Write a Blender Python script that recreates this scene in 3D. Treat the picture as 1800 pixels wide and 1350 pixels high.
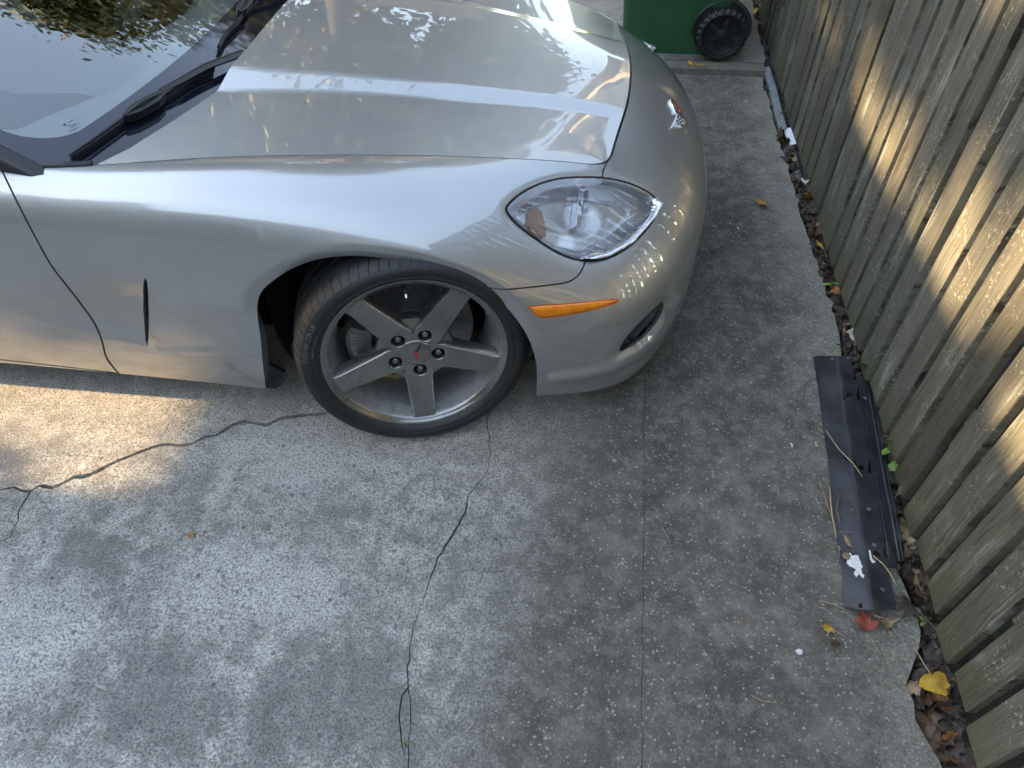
import bpy, bmesh, math, random
import numpy as np
from mathutils import Vector, Matrix, geometry
random.seed(7); RNG = np.random.default_rng(7)
sc = bpy.context.scene
for o in list(bpy.data.objects): bpy.data.objects.remove(o)
C = sc.collection

# ------------------------------------------------------------------ camera
FPX = 1245.0; CX, CY = 900.0, 675.0; CAMH = 1.656
_d = np.array([30, 1115, FPX]); _d /= np.linalg.norm(_d)
_Z = -_d
_Y = np.array([215, -1395, FPX]); _Y = _Y - _Z * (_Y @ _Z); _Y /= np.linalg.norm(_Y)
_X = np.cross(_Y, _Z)
RW = np.stack([_X, _Y, _Z])                       # world = RW @ camera(x right, y down, z forward)
EYE = np.array([0, 0, CAMH])
cam = bpy.data.cameras.new('camera'); camo = bpy.data.objects.new('camera', cam); C.objects.link(camo)
cam.sensor_width = 36; cam.lens = FPX / 1800 * 36; cam.clip_start = .02; cam.clip_end = 2000
m = Matrix.Identity(4)
for i in range(3):
    m[i][0] = RW[i, 0]; m[i][1] = -RW[i, 1]; m[i][2] = -RW[i, 2]; m[i][3] = EYE[i]
camo.matrix_world = m
sc.camera = camo

def proj(P):
    q = (np.asarray(P, float) - EYE) @ RW
    return np.stack([CX + FPX * q[..., 0] / q[..., 2], CY + FPX * q[..., 1] / q[..., 2]], -1)
def at(px, py, x=None, y=None, z=None):
    r = RW @ np.array([px - CX, py - CY, FPX])
    if z is not None: t = (z - CAMH) / r[2]
    elif y is not None: t = y / r[1]
    else: t = x / r[0]
    return EYE + r * t

# ------------------------------------------------------------------ light
SUN_EL, SUN_AZ = math.radians(21), math.radians(5)      # sun stands behind the car, a little to the camera's side
SUN_DIR = np.array([-math.cos(SUN_EL) * math.cos(SUN_AZ), -math.cos(SUN_EL) * math.sin(SUN_AZ), math.sin(SUN_EL)])
world = bpy.data.worlds.new('World'); sc.world = world; world.use_nodes = True
wn = world.node_tree.nodes; wl = world.node_tree.links
sky = wn.new('ShaderNodeTexSky'); sky.sky_type = 'NISHITA'; sky.sun_disc = False
sky.sun_elevation = SUN_EL; sky.sun_rotation = math.atan2(SUN_DIR[0], SUN_DIR[1])
sky.air_density = 1.0; sky.dust_density = .6; sky.ozone_density = 1.2
bg = wn['Background']; bg.inputs['Strength'].default_value = .15
wl.new(sky.outputs[0], bg.inputs['Color'])
sun = bpy.data.lights.new('sun', 'SUN'); sun.energy = 2.2; sun.angle = math.radians(.53); sun.color = (1, .83, .6)
suno = bpy.data.objects.new('sun', sun); C.objects.link(suno)
suno.rotation_euler = Vector(SUN_DIR).to_track_quat('Z', 'Y').to_euler()
suno.location = (-6, -2, 6)
sc.view_settings.view_transform = 'Standard'; sc.view_settings.look = 'None'
sc.view_settings.exposure = 3.0; sc.view_settings.gamma = 1
sc.view_settings.use_curve_mapping = False
sc.view_settings.use_white_balance = True; sc.view_settings.white_balance_temperature = 8900; sc.view_settings.white_balance_tint = 13
sc.cycles.use_adaptive_sampling = True; sc.cycles.adaptive_threshold = .03; sc.cycles.max_bounces = 5; sc.cycles.diffuse_bounces = 2; sc.cycles.glossy_bounces = 4; sc.cycles.transparent_max_bounces = 12

# ------------------------------------------------------------------ materials
MATS = {}
class NT:
    def __init__(s, name):
        s.m = bpy.data.materials.new(name); s.m.use_nodes = True
        s.n = s.m.node_tree.nodes; s.l = s.m.node_tree.links; s.p = s.n['Principled BSDF']; s.out = s.n['Material Output']
        MATS[name] = s.m
    def N(s, t, **kw):
        n = s.n.new(t)
        for k, v in kw.items():
            if k.startswith('i_'):
                n.inputs[k[2:].replace('_', ' ')].default_value = v
            else: setattr(n, k, v)
        return n
    def L(s, a, b): s.l.new(a, b)
    def coord(s, kind='Object', scale=(1, 1, 1), rot=(0, 0, 0)):
        t = s.N('ShaderNodeTexCoord'); mp = s.N('ShaderNodeMapping'); s.L(t.outputs[kind], mp.inputs[0])
        mp.inputs['Scale'].default_value = scale; mp.inputs['Rotation'].default_value = rot; return mp.outputs[0]
    def pos(s, scale=(1, 1, 1)):
        g = s.N('ShaderNodeNewGeometry'); mp = s.N('ShaderNodeMapping'); s.L(g.outputs['Position'], mp.inputs[0])
        mp.inputs['Scale'].default_value = scale; return mp.outputs[0]
    def noise(s, v, scale, detail=4, rough=.55, dist=0):
        n = s.N('ShaderNodeTexNoise'); n.inputs['Scale'].default_value = scale; n.inputs['Detail'].default_value = detail
        n.inputs['Roughness'].default_value = rough; n.inputs['Distortion'].default_value = dist; s.L(v, n.inputs['Vector']); return n.outputs['Fac']
    def vor(s, v, scale, feature='F1', out='Distance', rnd=1):
        n = s.N('ShaderNodeTexVoronoi'); n.feature = feature; n.inputs['Scale'].default_value = scale
        n.inputs['Randomness'].default_value = rnd; s.L(v, n.inputs['Vector']); return n.outputs[out]
    def ramp(s, f, stops, interp='LINEAR'):
        r = s.N('ShaderNodeValToRGB'); cr = r.color_ramp; cr.interpolation = interp
        while len(cr.elements) < len(stops): cr.elements.new(.5)
        for e, (p, c) in zip(cr.elements, stops):
            e.position = p; e.color = (*c, 1) if hasattr(c, '__len__') else (c, c, c, 1)
        s.L(f, r.inputs[0]); return r.outputs[0]
    def mix(s, f, a, b, mode='MIX'):
        n = s.N('ShaderNodeMix'); n.data_type = 'RGBA'; n.blend_type = mode
        for sock, v in ((n.inputs[0], f), (n.inputs[6], a), (n.inputs[7], b)):
            if hasattr(v, 'is_linked'): s.L(v, sock)
            elif hasattr(v, '__len__'): sock.default_value = (*v[:3], 1)
            else: sock.default_value = v
        return n.outputs[2]
    def math(s, op, a, b=0.0, c=None, clamp=False):
        n = s.N('ShaderNodeMath'); n.operation = op; n.use_clamp = clamp
        for sock, v in zip(n.inputs, (a, b, c)):
            if v is None: continue
            if hasattr(v, 'is_linked'): s.L(v, sock)
            else: sock.default_value = v
        return n.outputs[0]
    def mrange(s, f, a, b, c=0, d=1):
        n = s.N('ShaderNodeMapRange'); n.interpolation_type = 'SMOOTHSTEP'; s.L(f, n.inputs[0])
        for i, v in enumerate((a, b, c, d)): n.inputs[i + 1].default_value = v
        return n.outputs[0]
    def sep(s, v):
        n = s.N('ShaderNodeSeparateXYZ'); s.L(v, n.inputs[0]); return n.outputs
    def bump(s, h, strength=.5, dist=.002):
        n = s.N('ShaderNodeBump'); n.inputs['Strength'].default_value = strength; n.inputs['Distance'].default_value = dist
        s.L(h, n.inputs['Height']); s.L(n.outputs[0], s.p.inputs['Normal']); return n
    def set(s, **kw):
        for k, v in kw.items():
            sock = s.p.inputs[k.replace('_', ' ')]
            if hasattr(v, 'is_linked'): s.L(v, sock)
            elif hasattr(v, '__len__') and len(v) == 3 and sock.type == 'RGBA': sock.default_value = (*v, 1)
            else: sock.default_value = v
        return s

def simple(name, col, rough=.5, metal=0, var=.12, scale=30, bumpd=0, coat=0, spec=.5):
    t = NT(name); v = t.coord()
    n = t.noise(v, scale, 5)
    c = t.ramp(n, [(.25, tuple(x * (1 - var) for x in col)), (.75, tuple(min(1, x * (1 + var)) for x in col))])
    r = t.math('MULTIPLY_ADD', n, .2, rough - .1)
    t.set(Base_Color=c, Roughness=r, Metallic=metal, Coat_Weight=coat, Coat_Roughness=.05, Specular_IOR_Level=spec)
    if bumpd: t.bump(n, .4, bumpd)
    return t.m

# silver metallic clear-coated paint, dusty and streaked with fine scratches low down
t = NT('silver_paint'); v = t.pos()
z = t.sep(v)[2]
fl = t.noise(v, 2.5, 2)
base = t.ramp(fl, [(.3, (.40, .402, .398)), (.7, (.44, .442, .438))])
dn = t.noise(t.pos((1, 1, 3)), 9, 4, .6)
dust = t.math('MULTIPLY', t.mrange(z, .62, .16), t.mrange(dn, .3, .75), clamp=True)
col = t.mix(t.math('MULTIPLY', dust, .55), base, (.30, .275, .235))
t.set(Base_Color=col, Metallic=t.math('MULTIPLY_ADD', dust, -.35, .78), Roughness=t.math('MULTIPLY_ADD', dust, .14, .40),
      Coat_Weight=1.0, Coat_Roughness=t.math('MULTIPLY_ADD', dust, .2, t.math('MULTIPLY_ADD', fl, .03, .0)), Coat_IOR=1.95)

t = NT('black_gap'); t.set(Base_Color=(.006, .006, .007), Roughness=.8)
t = NT('under_black'); t.set(Base_Color=(.012, .012, .012), Roughness=.9)
simple('black_rubber', (.014, .014, .015), .42, 0, .3, 60)
simple('black_plastic', (.016, .016, .018), .38, 0, .25, 90, .0004)
simple('wiper_plastic', (.012, .012, .014), .35, 0, .25, 60)
simple('dash_plastic', (.45, .45, .43), .5, 0, .1, 200, .0006)
simple('cabin_cloth', (.12, .12, .115), .8, 0, .15, 120)
simple('frit_black', (.008, .009, .016), .07, 0, .1, 40, 0, 1)
simple('bin_green', (.012, .088, .036), .42, 0, .18, 14, .0006)
simple('bin_black', (.012, .012, .013), .5, 0, .4, 60, .0006)
simple('rotor_iron', (.22, .22, .23), .4, .85, .2, 50)
simple('hub_iron', (.10, .085, .075), .7, .3, .35, 70)
simple('caliper_grey', (.13, .13, .125), .5, .4, .2, 80)
simple('caliper_text', (.30, .30, .29), .5, .3, .1, 80)
simple('chrome', (.75, .76, .78), .08, 1, .05, 20)
simple('reflector', (.82, .83, .85), .24, .9, .05, 60)
simple('housing_grey', (.80, .81, .83), .24, .75, .04, 40)
simple('red_enamel', (.42, .012, .02), .25, 0, .2, 60, 0, 1)
simple('gold_enamel', (.6, .4, .15), .3, .6)
simple('white_enamel', (.78, .78, .78), .3)
simple('black_enamel', (.01, .01, .01), .3)
simple('strip_metal', (.30, .33, .37), .4, .5, .2, 30)
simple('pebble_white', (.68, .7, .74), .6, 0, .15, 60, .001)
simple('paint_white', (.6, .61, .62), .6, 0, .25, 160)
simple('twig', (.17, .13, .09), .8, 0, .35, 80)
simple('straw', (.42, .32, .19), .75, 0, .3, 80)
simple('seed', (.55, .46, .33), .7, 0, .25, 80)
simple('letter_rubber', (.10, .094, .085), .5, 0, .15, 60)
# machined wheel metal
t = NT('wheel_metal'); v = t.coord()
n = t.noise(v, 40, 5); n2 = t.noise(v, 9, 4)
t.set(Base_Color=t.ramp(n2, [(.3, (.23, .22, .205)), (.7, (.33, .32, .30))]), Metallic=.9, Roughness=t.math('MULTIPLY_ADD', n, .22, .14), Coat_Weight=.35, Coat_Roughness=.12)
t = NT('rim_bright'); v = t.coord()
n = t.noise(v, 55, 6, .65)
t.set(Base_Color=t.ramp(n, [(.35, (.52, .50, .47)), (.65, (.70, .685, .66))]), Metallic=.8, Roughness=t.math('MULTIPLY_ADD', n, .25, .24))
# tyre rubber: dusty brownish on the sidewall
t = NT('tyre_rubber'); v = t.coord(); n = t.noise(v, 18, 6, .6)
t.set(Base_Color=t.ramp(n, [(.3, (.009, .009, .010)), (.75, (.024, .022, .019))]), Roughness=t.math('MULTIPLY_ADD', n, .25, .38))
t.bump(t.noise(v, 300, 3), .25, .0005)
# amber lens
t = NT('amber_lens'); v = t.pos()
t.set(Base_Color=t.ramp(t.noise(v, 60, 3), [(.3, (.80, .17, .006)), (.7, (.90, .30, .012))]), Roughness=.12, Coat_Weight=1, Coat_Roughness=.02, Subsurface_Weight=.3, Subsurface_Radius=(.01, .004, .001))
t.bump(t.vor(v, 260), .25, .002)
t = NT('amber_rim'); t.set(Base_Color=(.55, .07, .006), Roughness=.15, Coat_Weight=1)
# clear panes: fresnel mix of transparent and mirror
def pane(name, tint, rough, f0=.0, haze=None, gain=1.7):
    t = NT(name); t.n.remove(t.p)
    tr = t.N('ShaderNodeBsdfTransparent'); tr.inputs[0].default_value = (*tint, 1)
    gl = t.N('ShaderNodeBsdfGlossy'); gl.inputs['Roughness'].default_value = rough
    fr = t.N('ShaderNodeFresnel'); fr.inputs[0].default_value = 1.52
    mx = t.N('ShaderNodeMixShader'); t.L(t.math('ADD', t.math('MULTIPLY', fr.outputs[0], gain), f0, clamp=True), mx.inputs[0])
    t.L(tr.outputs[0], mx.inputs[1]); t.L(gl.outputs[0], mx.inputs[2]); last = mx.outputs[0]
    if haze:
        df = t.N('ShaderNodeBsdfDiffuse'); df.inputs[0].default_value = (*haze[0], 1)
        v = t.pos(); hz = t.math('MULTIPLY', t.ramp(t.noise(v, haze[2], 5), [(.35, 0.), (.8, 1.)]), haze[1])
        m2 = t.N('ShaderNodeMixShader'); t.L(hz, m2.inputs[0]); t.L(last, m2.inputs[1]); t.L(df.outputs[0], m2.inputs[2]); last = m2.outputs[0]
    t.L(last, t.out.inputs[0]); return t.m
pane('windshield_glass', (.78, .86, .87), .0, .09, None, 3.2)
pane('headlamp_lens', (.96, .96, .95), .01, .02, ((.8, .8, .8), .10, 28), 2.4)
pane('window_glass', (.12, .13, .14), .0, .25)

# weathered concrete with exposed aggregate
def concrete(name):
    t = NT(name); v = t.pos(); xyz = t.sep(v)
    wob = t.noise(v, 3.0, 5, .65); big = t.noise(v, 6, 5, .7)
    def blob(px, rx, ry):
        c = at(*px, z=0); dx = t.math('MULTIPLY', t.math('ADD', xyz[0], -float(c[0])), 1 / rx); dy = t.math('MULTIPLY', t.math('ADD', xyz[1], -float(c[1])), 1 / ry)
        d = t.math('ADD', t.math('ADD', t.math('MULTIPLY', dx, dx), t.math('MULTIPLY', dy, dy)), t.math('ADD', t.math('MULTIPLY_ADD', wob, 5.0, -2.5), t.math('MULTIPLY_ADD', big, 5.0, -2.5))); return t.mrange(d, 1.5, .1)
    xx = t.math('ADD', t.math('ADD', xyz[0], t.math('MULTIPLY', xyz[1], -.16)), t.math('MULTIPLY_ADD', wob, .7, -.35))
    side = t.mrange(xx, -.46, -.10)                                    # darker toward the fence
    fine = t.noise(v, 320, 1, .6); pit = t.noise(v, 165, 5, .84)
    agv = t.sep(t.vor(v, 230, 'F1', 'Color'))[0]
    pale = t.ramp(big, [(.30, (.30, .282, .248)), (.5, (.45, .427, .378)), (.70, (.62, .59, .53))])
    stain_shade = t.math('MAXIMUM', t.math('MAXIMUM', blob((560, 1230), .30, .16), blob((190, 1010), .26, .10)), t.math('MAXIMUM', blob((70, 800), .16, .09), blob((240, 1210), .2, .1)))  # dark stains; the blob left below the sill paints a dapple shadow
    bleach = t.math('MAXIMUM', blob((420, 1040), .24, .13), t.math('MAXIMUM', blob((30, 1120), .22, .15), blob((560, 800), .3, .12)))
    mott = t.noise(v, 17, 6, .74)
    pale = t.mix(t.mrange(mott, .58, .40, 0, .62), pale, (.17, .163, .148))          # grime in the worn paste
    pale = t.mix(t.math('MULTIPLY', stain_shade, .6), pale, (.17, .165, .155))
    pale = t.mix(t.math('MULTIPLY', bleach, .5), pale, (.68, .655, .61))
    pale = t.mix(t.mrange(pit, .56, .39, 0, .88), pale, (.080, .075, .068))         # pits between the paste
    pale = t.mix(t.mrange(agv, .80, 1.0, 0, .5), pale, (.12, .13, .15))
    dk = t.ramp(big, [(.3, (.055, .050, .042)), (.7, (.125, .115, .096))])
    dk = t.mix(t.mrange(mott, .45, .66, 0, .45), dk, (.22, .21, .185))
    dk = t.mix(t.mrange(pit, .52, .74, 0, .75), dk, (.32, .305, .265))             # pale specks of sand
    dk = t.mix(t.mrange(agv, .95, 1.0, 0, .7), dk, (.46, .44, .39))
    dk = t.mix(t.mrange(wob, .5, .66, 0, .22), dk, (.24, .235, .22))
    sv = t.N('ShaderNodeTexVoronoi'); sv.inputs['Scale'].default_value = 62; t.L(v, sv.inputs['Vector'])
    stone = t.math('MULTIPLY', t.mrange(t.sep(sv.outputs['Color'])[0], .84, .88), t.mrange(sv.outputs['Distance'], .42, .26))
    pale = t.mix(t.math('MULTIPLY', stone, .75), pale, t.mix(t.sep(sv.outputs['Color'])[1], (.07, .075, .08), (.22, .20, .17)))   # exposed stones
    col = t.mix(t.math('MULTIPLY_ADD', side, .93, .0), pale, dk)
    near = t.mrange(t.math('ADD', xyz[0], t.math('MULTIPLY', big, .25)), .74, .98)
    col = t.mix(t.math('MULTIPLY', near, .5), col, t.mix(t.mrange(pit, .4, .6), (.16, .15, .12), (.42, .39, .33)))     # sandy border along the fence
    tan = t.mrange(t.math('ADD', xyz[1], t.math('MULTIPLY', big, .4)), 1.15, 1.55)
    col = t.mix(t.math('MULTIPLY', t.math('MULTIPLY', tan, t.math('SUBTRACT', 1, side)), .4), col, t.mix(t.mrange(pit, .38, .55), (.12, .11, .09), (.50, .44, .35)))
    t.set(Base_Color=col, Roughness=.88, Specular_IOR_Level=.3)
    h = t.math('ADD', t.mrange(pit, .36, .54), t.math('MULTIPLY', fine, .8))
    t.bump(t.math('ADD', h, t.math('MULTIPLY', stone, .8)), .35, .002)
    return t.m
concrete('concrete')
t = NT('soil'); v = t.pos(); n = t.noise(v, 40, 6, .65)
t.set(Base_Color=t.ramp(n, [(.3, (.016, .013, .010)), (.7, (.05, .04, .03))]), Roughness=.95); t.bump(n, .8, .01)
t = NT('crack_dirt'); v = t.pos(); n = t.noise(v, 90, 5, .65)
t.set(Base_Color=t.ramp(n, [(.3, (.05, .046, .04)), (.75, (.14, .13, .11))]), Roughness=.95); t.bump(n, .8, .004)
t = NT('grass_ground'); v = t.pos(); n = t.noise(v, 6, 8, .7)
t.set(Base_Color=t.ramp(n, [(.3, (.035, .05, .018)), (.7, (.085, .085, .035))]), Roughness=.95); t.bump(n, .6, .02)

# weathered fence wood, grain along Z, each board its own shade
t = NT('fence_wood'); v = t.coord('Object'); oi = t.N('ShaderNodeObjectInfo')
off = t.N('ShaderNodeVectorMath'); off.operation = 'ADD'
cmb = t.N('ShaderNodeCombineXYZ'); t.L(t.math('MULTIPLY', oi.outputs['Random'], 40), cmb.inputs[1]); t.L(t.math('MULTIPLY', oi.outputs['Random'], 17), cmb.inputs[2])
t.L(v, off.inputs[0]); t.L(cmb.outputs[0], off.inputs[1]); pv = off.outputs[0]
def mp(sock, s_, ):
    n_ = t.N('ShaderNodeMapping'); n_.inputs['Scale'].default_value = s_; t.L(sock, n_.inputs[0]); return n_.outputs[0]
warp = t.noise(mp(pv, (1, 5, 1.6)), 1.3, 3)
gv = t.N('ShaderNodeVectorMath'); gv.operation = 'ADD'; cw = t.N('ShaderNodeCombineXYZ'); t.L(t.math('MULTIPLY', warp, .055), cw.inputs[1]); t.L(pv, gv.inputs[0]); t.L(cw.outputs[0], gv.inputs[1])
grain = t.noise(mp(gv.outputs[0], (1, 190, 2.6)), 1.0, 5, .74)
fine = t.noise(mp(gv.outputs[0], (1, 330, 7)), 1.0, 3, .6)
patch = t.noise(mp(pv, (1, 9, 2.4)), 1.6, 5, .6)
col = t.ramp(grain, [(.28, (.060, .054, .043)), (.42, (.125, .118, .100)), (.58, (.185, .179, .157)), (.76, (.30, .295, .27))])
col = t.mix(t.mrange(patch, .40, .62, 0, .38), col, (.165, .158, .100))        # greenish algae
col = t.mix(t.math('MULTIPLY', t.mrange(patch, .52, .68), t.mrange(grain, .42, .6)), col, (.42, .42, .405))         # bleached scuffs
col = t.mix(t.mrange(fine, .53, .68, 0, .85), col, (.030, .026, .021))        # weather checks along the grain
lich = t.noise(pv, 90, 3, .7); lich2 = t.noise(pv, 7, 2)
col = t.mix(t.math('MULTIPLY', t.mrange(lich, .56, .66), t.mrange(lich2, .46, .62)), col, (.40, .41, .36))   # pale lichen specks
kn = t.N('ShaderNodeTexVoronoi'); kn.inputs['Scale'].default_value = 1.0; t.L(mp(gv.outputs[0], (0, 9, 1.5)), kn.inputs['Vector'])
col = t.mix(t.mrange(kn.outputs['Distance'], .16, .06, 0, .8), col, (.05, .04, .028))                       # knots
zz = t.sep(t.pos())[2]
col = t.mix(t.math('MULTIPLY', t.mrange(zz, .22, .0), .5), col, (.115, .115, .062))
tint = t.ramp(oi.outputs['Random'], [(0, (.50, .50, .47)), (.35, (.90, .89, .84)), (.7, (.64, .67, .64)), (1, (1.08, 1.07, 1.04))])
col = t.mix(1.0, col, tint, 'MULTIPLY')
t.set(Base_Color=col, Roughness=.72, Specular_IOR_Level=.35)
t.bump(t.math('ADD', grain, t.math('MULTIPLY', fine, .8)), .8, .0018)
simple('step_wood', (.15, .14, .115), .85, 0, .35, 40, .003)

# navy-black moulded panel
t = NT('panel_black'); v = t.pos(); n = t.noise(v, 16, 6, .6); sp = t.noise(v, 260, 3)
col = t.ramp(n, [(.3, (.009, .010, .014)), (.7, (.021, .023, .029))]); col = t.mix(t.mrange(sp, .66, .8, 0, .5), col, (.2, .2, .2)); col = t.mix(t.mrange(t.noise(v, 7, 5, .7), .5, .75, 0, .4), col, (.085, .082, .078))
t.set(Base_Color=col, Roughness=t.math('MULTIPLY_ADD', n, .25, .20)); t.bump(t.noise(v, 30, 5), .25, .003)

def leafmat(name, a, b, rough=.6, trans=.15):
    t = NT(name); v = t.coord(); n = t.noise(v, 25, 6, .7); n2 = t.noise(v, 140, 3)
    c = t.ramp(n, [(.3, a), (.7, b)]); c = t.mix(t.mrange(n2, .6, .8, 0, .35), c, tuple(x * .45 for x in a))
    t.set(Base_Color=c, Roughness=rough); t.bump(n, .4, .003)
    return t.m
leafmat('leaf_brown', (.055, .030, .018), (.13, .078, .045))
leafmat('leaf_dark', (.024, .017, .014), (.07, .048, .036))
leafmat('leaf_tan', (.22, .14, .075), (.36, .25, .15))
leafmat('leaf_pale', (.36, .33, .27), (.55, .52, .46))
leafmat('leaf_orange', (.36, .13, .02), (.58, .27, .06))
leafmat('leaf_rust', (.22, .075, .02), (.36, .16, .05))
leafmat('leaf_red', (.20, .035, .022), (.36, .09, .055))
leafmat('leaf_yellow', (.34, .17, .02), (.58, .37, .05))
leafmat('leaf_green', (.06, .15, .02), (.15, .30, .06), .4)
leafmat('leaf_ivy', (.012, .045, .018), (.035, .10, .04), .35)
leafmat('crown_green', (.035, .055, .015), (.10, .125, .035))
leafmat('crown_gold', (.13, .115, .04), (.26, .21, .08))
simple('bark', (.09, .075, .06), .9, 0, .3, 12, .02)
# far buildings, seen mirrored in the paint
t = NT('siding_cream'); v = t.pos(); zz = t.sep(v)[2]
st = t.math('FRACT', t.math('MULTIPLY', zz, 6.0)); n = t.noise(v, 3, 5)
t.set(Base_Color=t.mix(t.mrange(st, .0, .1, .5, 0), t.ramp(n, [(.3, (.62, .56, .44)), (.7, (.74, .68, .56))]), (.2, .18, .14)), Roughness=.7)
t = NT('siding_grey'); v = t.pos(); zz = t.sep(v)[2]
st = t.math('FRACT', t.math('MULTIPLY', zz, 6.0)); n = t.noise(v, 3, 5)
t.set(Base_Color=t.mix(t.mrange(st, .0, .1, .5, 0), t.ramp(n, [(.3, (.20, .215, .18)), (.7, (.27, .28, .24))]), (.06, .065, .055)), Roughness=.7)
t = NT('shingle'); v = t.pos(); n = t.noise(t.pos((1, 1, 8)), 9, 6, .7)
t.set(Base_Color=t.ramp(n, [(.3, (.16, .125, .095)), (.7, (.34, .28, .22))]), Roughness=.9)
simple('brick_wall', (.30, .17, .12), .85, 0, .3, 4)
simple('trim_white', (.72, .71, .68), .5, 0, .08, 5)

# ------------------------------------------------------------------ object helpers
def link(o, parent=None):
    C.objects.link(o)
    if parent is not None: o.parent = parent; o.matrix_parent_inverse = parent.matrix_world.inverted()
    return o
def mesh(name, V, F, mat, parent=None, smooth=True, sharp=None):
    me = bpy.data.meshes.new(name); me.from_pydata([tuple(map(float, p)) for p in V], [], [tuple(map(int, f)) for f in F]); me.update()
    mats = mat if isinstance(mat, (list, tuple)) else [mat]
    for mm in mats: me.materials.append(MATS[mm])
    if smooth: me.polygons.foreach_set('use_smooth', [True] * len(me.polygons))
    if sharp is not None: me.set_sharp_from_angle(angle=math.radians(sharp))
    o = bpy.data.objects.new(name, me); return link(o, parent)
def thing(name, label, cat, loc=(0, 0, 0), group=None):
    o = bpy.data.objects.new(name, None); C.objects.link(o); o.location = loc; o.empty_display_size = .1
    o.matrix_world = Matrix.Translation(Vector(loc)); return tag(o, label, cat, group)
def tag(o, label, cat, group=None, kind=None):
    if label: o['label'] = label
    if cat: o['category'] = cat
    if group: o['group'] = group
    if kind: o['kind'] = kind
    return o
def struct(o): o['kind'] = 'structure'; return o
class MB:
    def __init__(s): s.V = []; s.F = []
    def add(s, V, F):
        b = len(s.V); s.V += [tuple(p) for p in V]; s.F += [tuple(i + b for i in f) for f in F]; return s
    def box(s, c, sx, sy, sz, ax=None):
        A = np.eye(3) if ax is None else np.asarray(ax, float)
        P = [np.asarray(c) + A[0] * sx / 2 * i + A[1] * sy / 2 * j + A[2] * sz / 2 * k for i in (-1, 1) for j in (-1, 1) for k in (-1, 1)]
        return s.add(P, [(0, 1, 3, 2), (4, 6, 7, 5), (0, 4, 5, 1), (2, 3, 7, 6), (0, 2, 6, 4), (1, 5, 7, 3)])
    def tube(s, pts, r, n=6, cap=True, flat=1.0, up=None):
        pts = [np.asarray(p, float) for p in pts]; rs = r if hasattr(r, '__len__') else [r] * len(pts)
        V = []; F = []
        for i, p in enumerate(pts):
            d = pts[min(i + 1, len(pts) - 1)] - pts[max(i - 1, 0)]; d /= np.linalg.norm(d) + 1e-12
            u = np.array([0, 0, 1.]) if up is None else np.asarray(up, float)
            if abs(u @ d) > .95: u = np.array([1., 0, 0])
            a = np.cross(d, u); a /= np.linalg.norm(a); b = np.cross(a, d)
            for k in range(n):
                th = 2 * math.pi * (k + .5) / n; V.append(p + rs[i] * (a * math.cos(th) + b * math.sin(th) * flat))
        for i in range(len(pts) - 1):
            for k in range(n): F.append((i * n + k, i * n + (k + 1) % n, (i + 1) * n + (k + 1) % n, (i + 1) * n + k))
        if cap: F.append(tuple(range(n - 1, -1, -1))); F.append(tuple((len(pts) - 1) * n + k for k in range(n)))
        return s.add(V, F)
    def lathe(s, prof, n, frame=None, closed=False):
        V = []; F = []; m_ = len(prof)
        for i in range(n):
            th = 2 * math.pi * i / n
            for r, z_ in prof: V.append((r * math.cos(th), r * math.sin(th), z_))
        for i in range(n):
            for j in range(m_ - (0 if closed else 1)):
                a = i * m_ + j; b = i * m_ + (j + 1) % m_; c = ((i + 1) % n) * m_ + (j + 1) % m_; d = ((i + 1) % n) * m_ + j
                F.append((a, d, c, b))
        if frame is not None: V = [frame(p) for p in V]
        return s.add(V, F)
    def prism(s, poly, base, axes, h):
        """poly 2-D in axes[0],axes[1] from base; extruded along axes[2] by h"""
        A = np.asarray(axes, float); n = len(poly); base = np.asarray(base, float)
        V = [base + A[0] * x + A[1] * y for x, y in poly] + [base + A[0] * x + A[1] * y + A[2] * h for x, y in poly]
        F = [tuple(range(n - 1, -1, -1)), tuple(range(n, 2 * n))] + [(i, (i + 1) % n, n + (i + 1) % n, n + i) for i in range(n)]
        return s.add(V, F)
    def build(s, name, mat, parent=None, smooth=False, sharp=None): return mesh(name, s.V, s.F, mat, parent, smooth, sharp)

def sd_poly(P, poly):
    """signed distance to a closed polygon, positive inside"""
    P = np.asarray(P, float); Q = np.asarray(poly, float); n = len(Q)
    d2 = np.full(len(P), 1e18); ins = np.zeros(len(P), bool)
    for i in range(n):
        a = Q[i]; b = Q[(i + 1) % n]; e = b - a; w = P - a
        t_ = np.clip((w @ e) / max(e @ e, 1e-12), 0, 1); dd = w - t_[:, None] * e; d2 = np.minimum(d2, (dd ** 2).sum(1))
        c = (a[1] > P[:, 1]) != (b[1] > P[:, 1])
        xi = e[0] * (P[:, 1] - a[1]) / (e[1] if e[1] != 0 else 1e-12) + a[0]
        ins ^= c & (P[:, 0] < xi)
    d = np.sqrt(d2); return np.where(ins, d, -d)
def d_line(P, line):
    P = np.asarray(P, float); Q = np.asarray(line, float); d2 = np.full(len(P), 1e18)
    for a, b in zip(Q[:-1], Q[1:]):
        e = b - a; w = P - a; t_ = np.clip((w @ e) / max(e @ e, 1e-12), 0, 1); d2 = np.minimum(d2, ((w - t_[:, None] * e) ** 2).sum(1))
    return np.sqrt(d2)
def smooth_poly(pts, it=2, closed=True):
    P = np.asarray(pts, float)
    for _ in range(it):
        if closed:
            N = np.roll(P, -1, 0); Q = np.empty((2 * len(P), 2)); Q[0::2] = .75 * P + .25 * N; Q[1::2] = .25 * P + .75 * N; P = Q
        else:
            A, B = P[:-1], P[1:]; Q = np.empty((2 * len(A), 2)); Q[0::2] = .75 * A + .25 * B; Q[1::2] = .25 * A + .75 * B
            P = np.vstack([P[:1], Q, P[-1:]])
    return P
def sstep(x, a, b):
    t_ = np.clip((np.asarray(x, float) - a) / (b - a), 0, 1); return t_ * t_ * (3 - 2 * t_)

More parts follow.
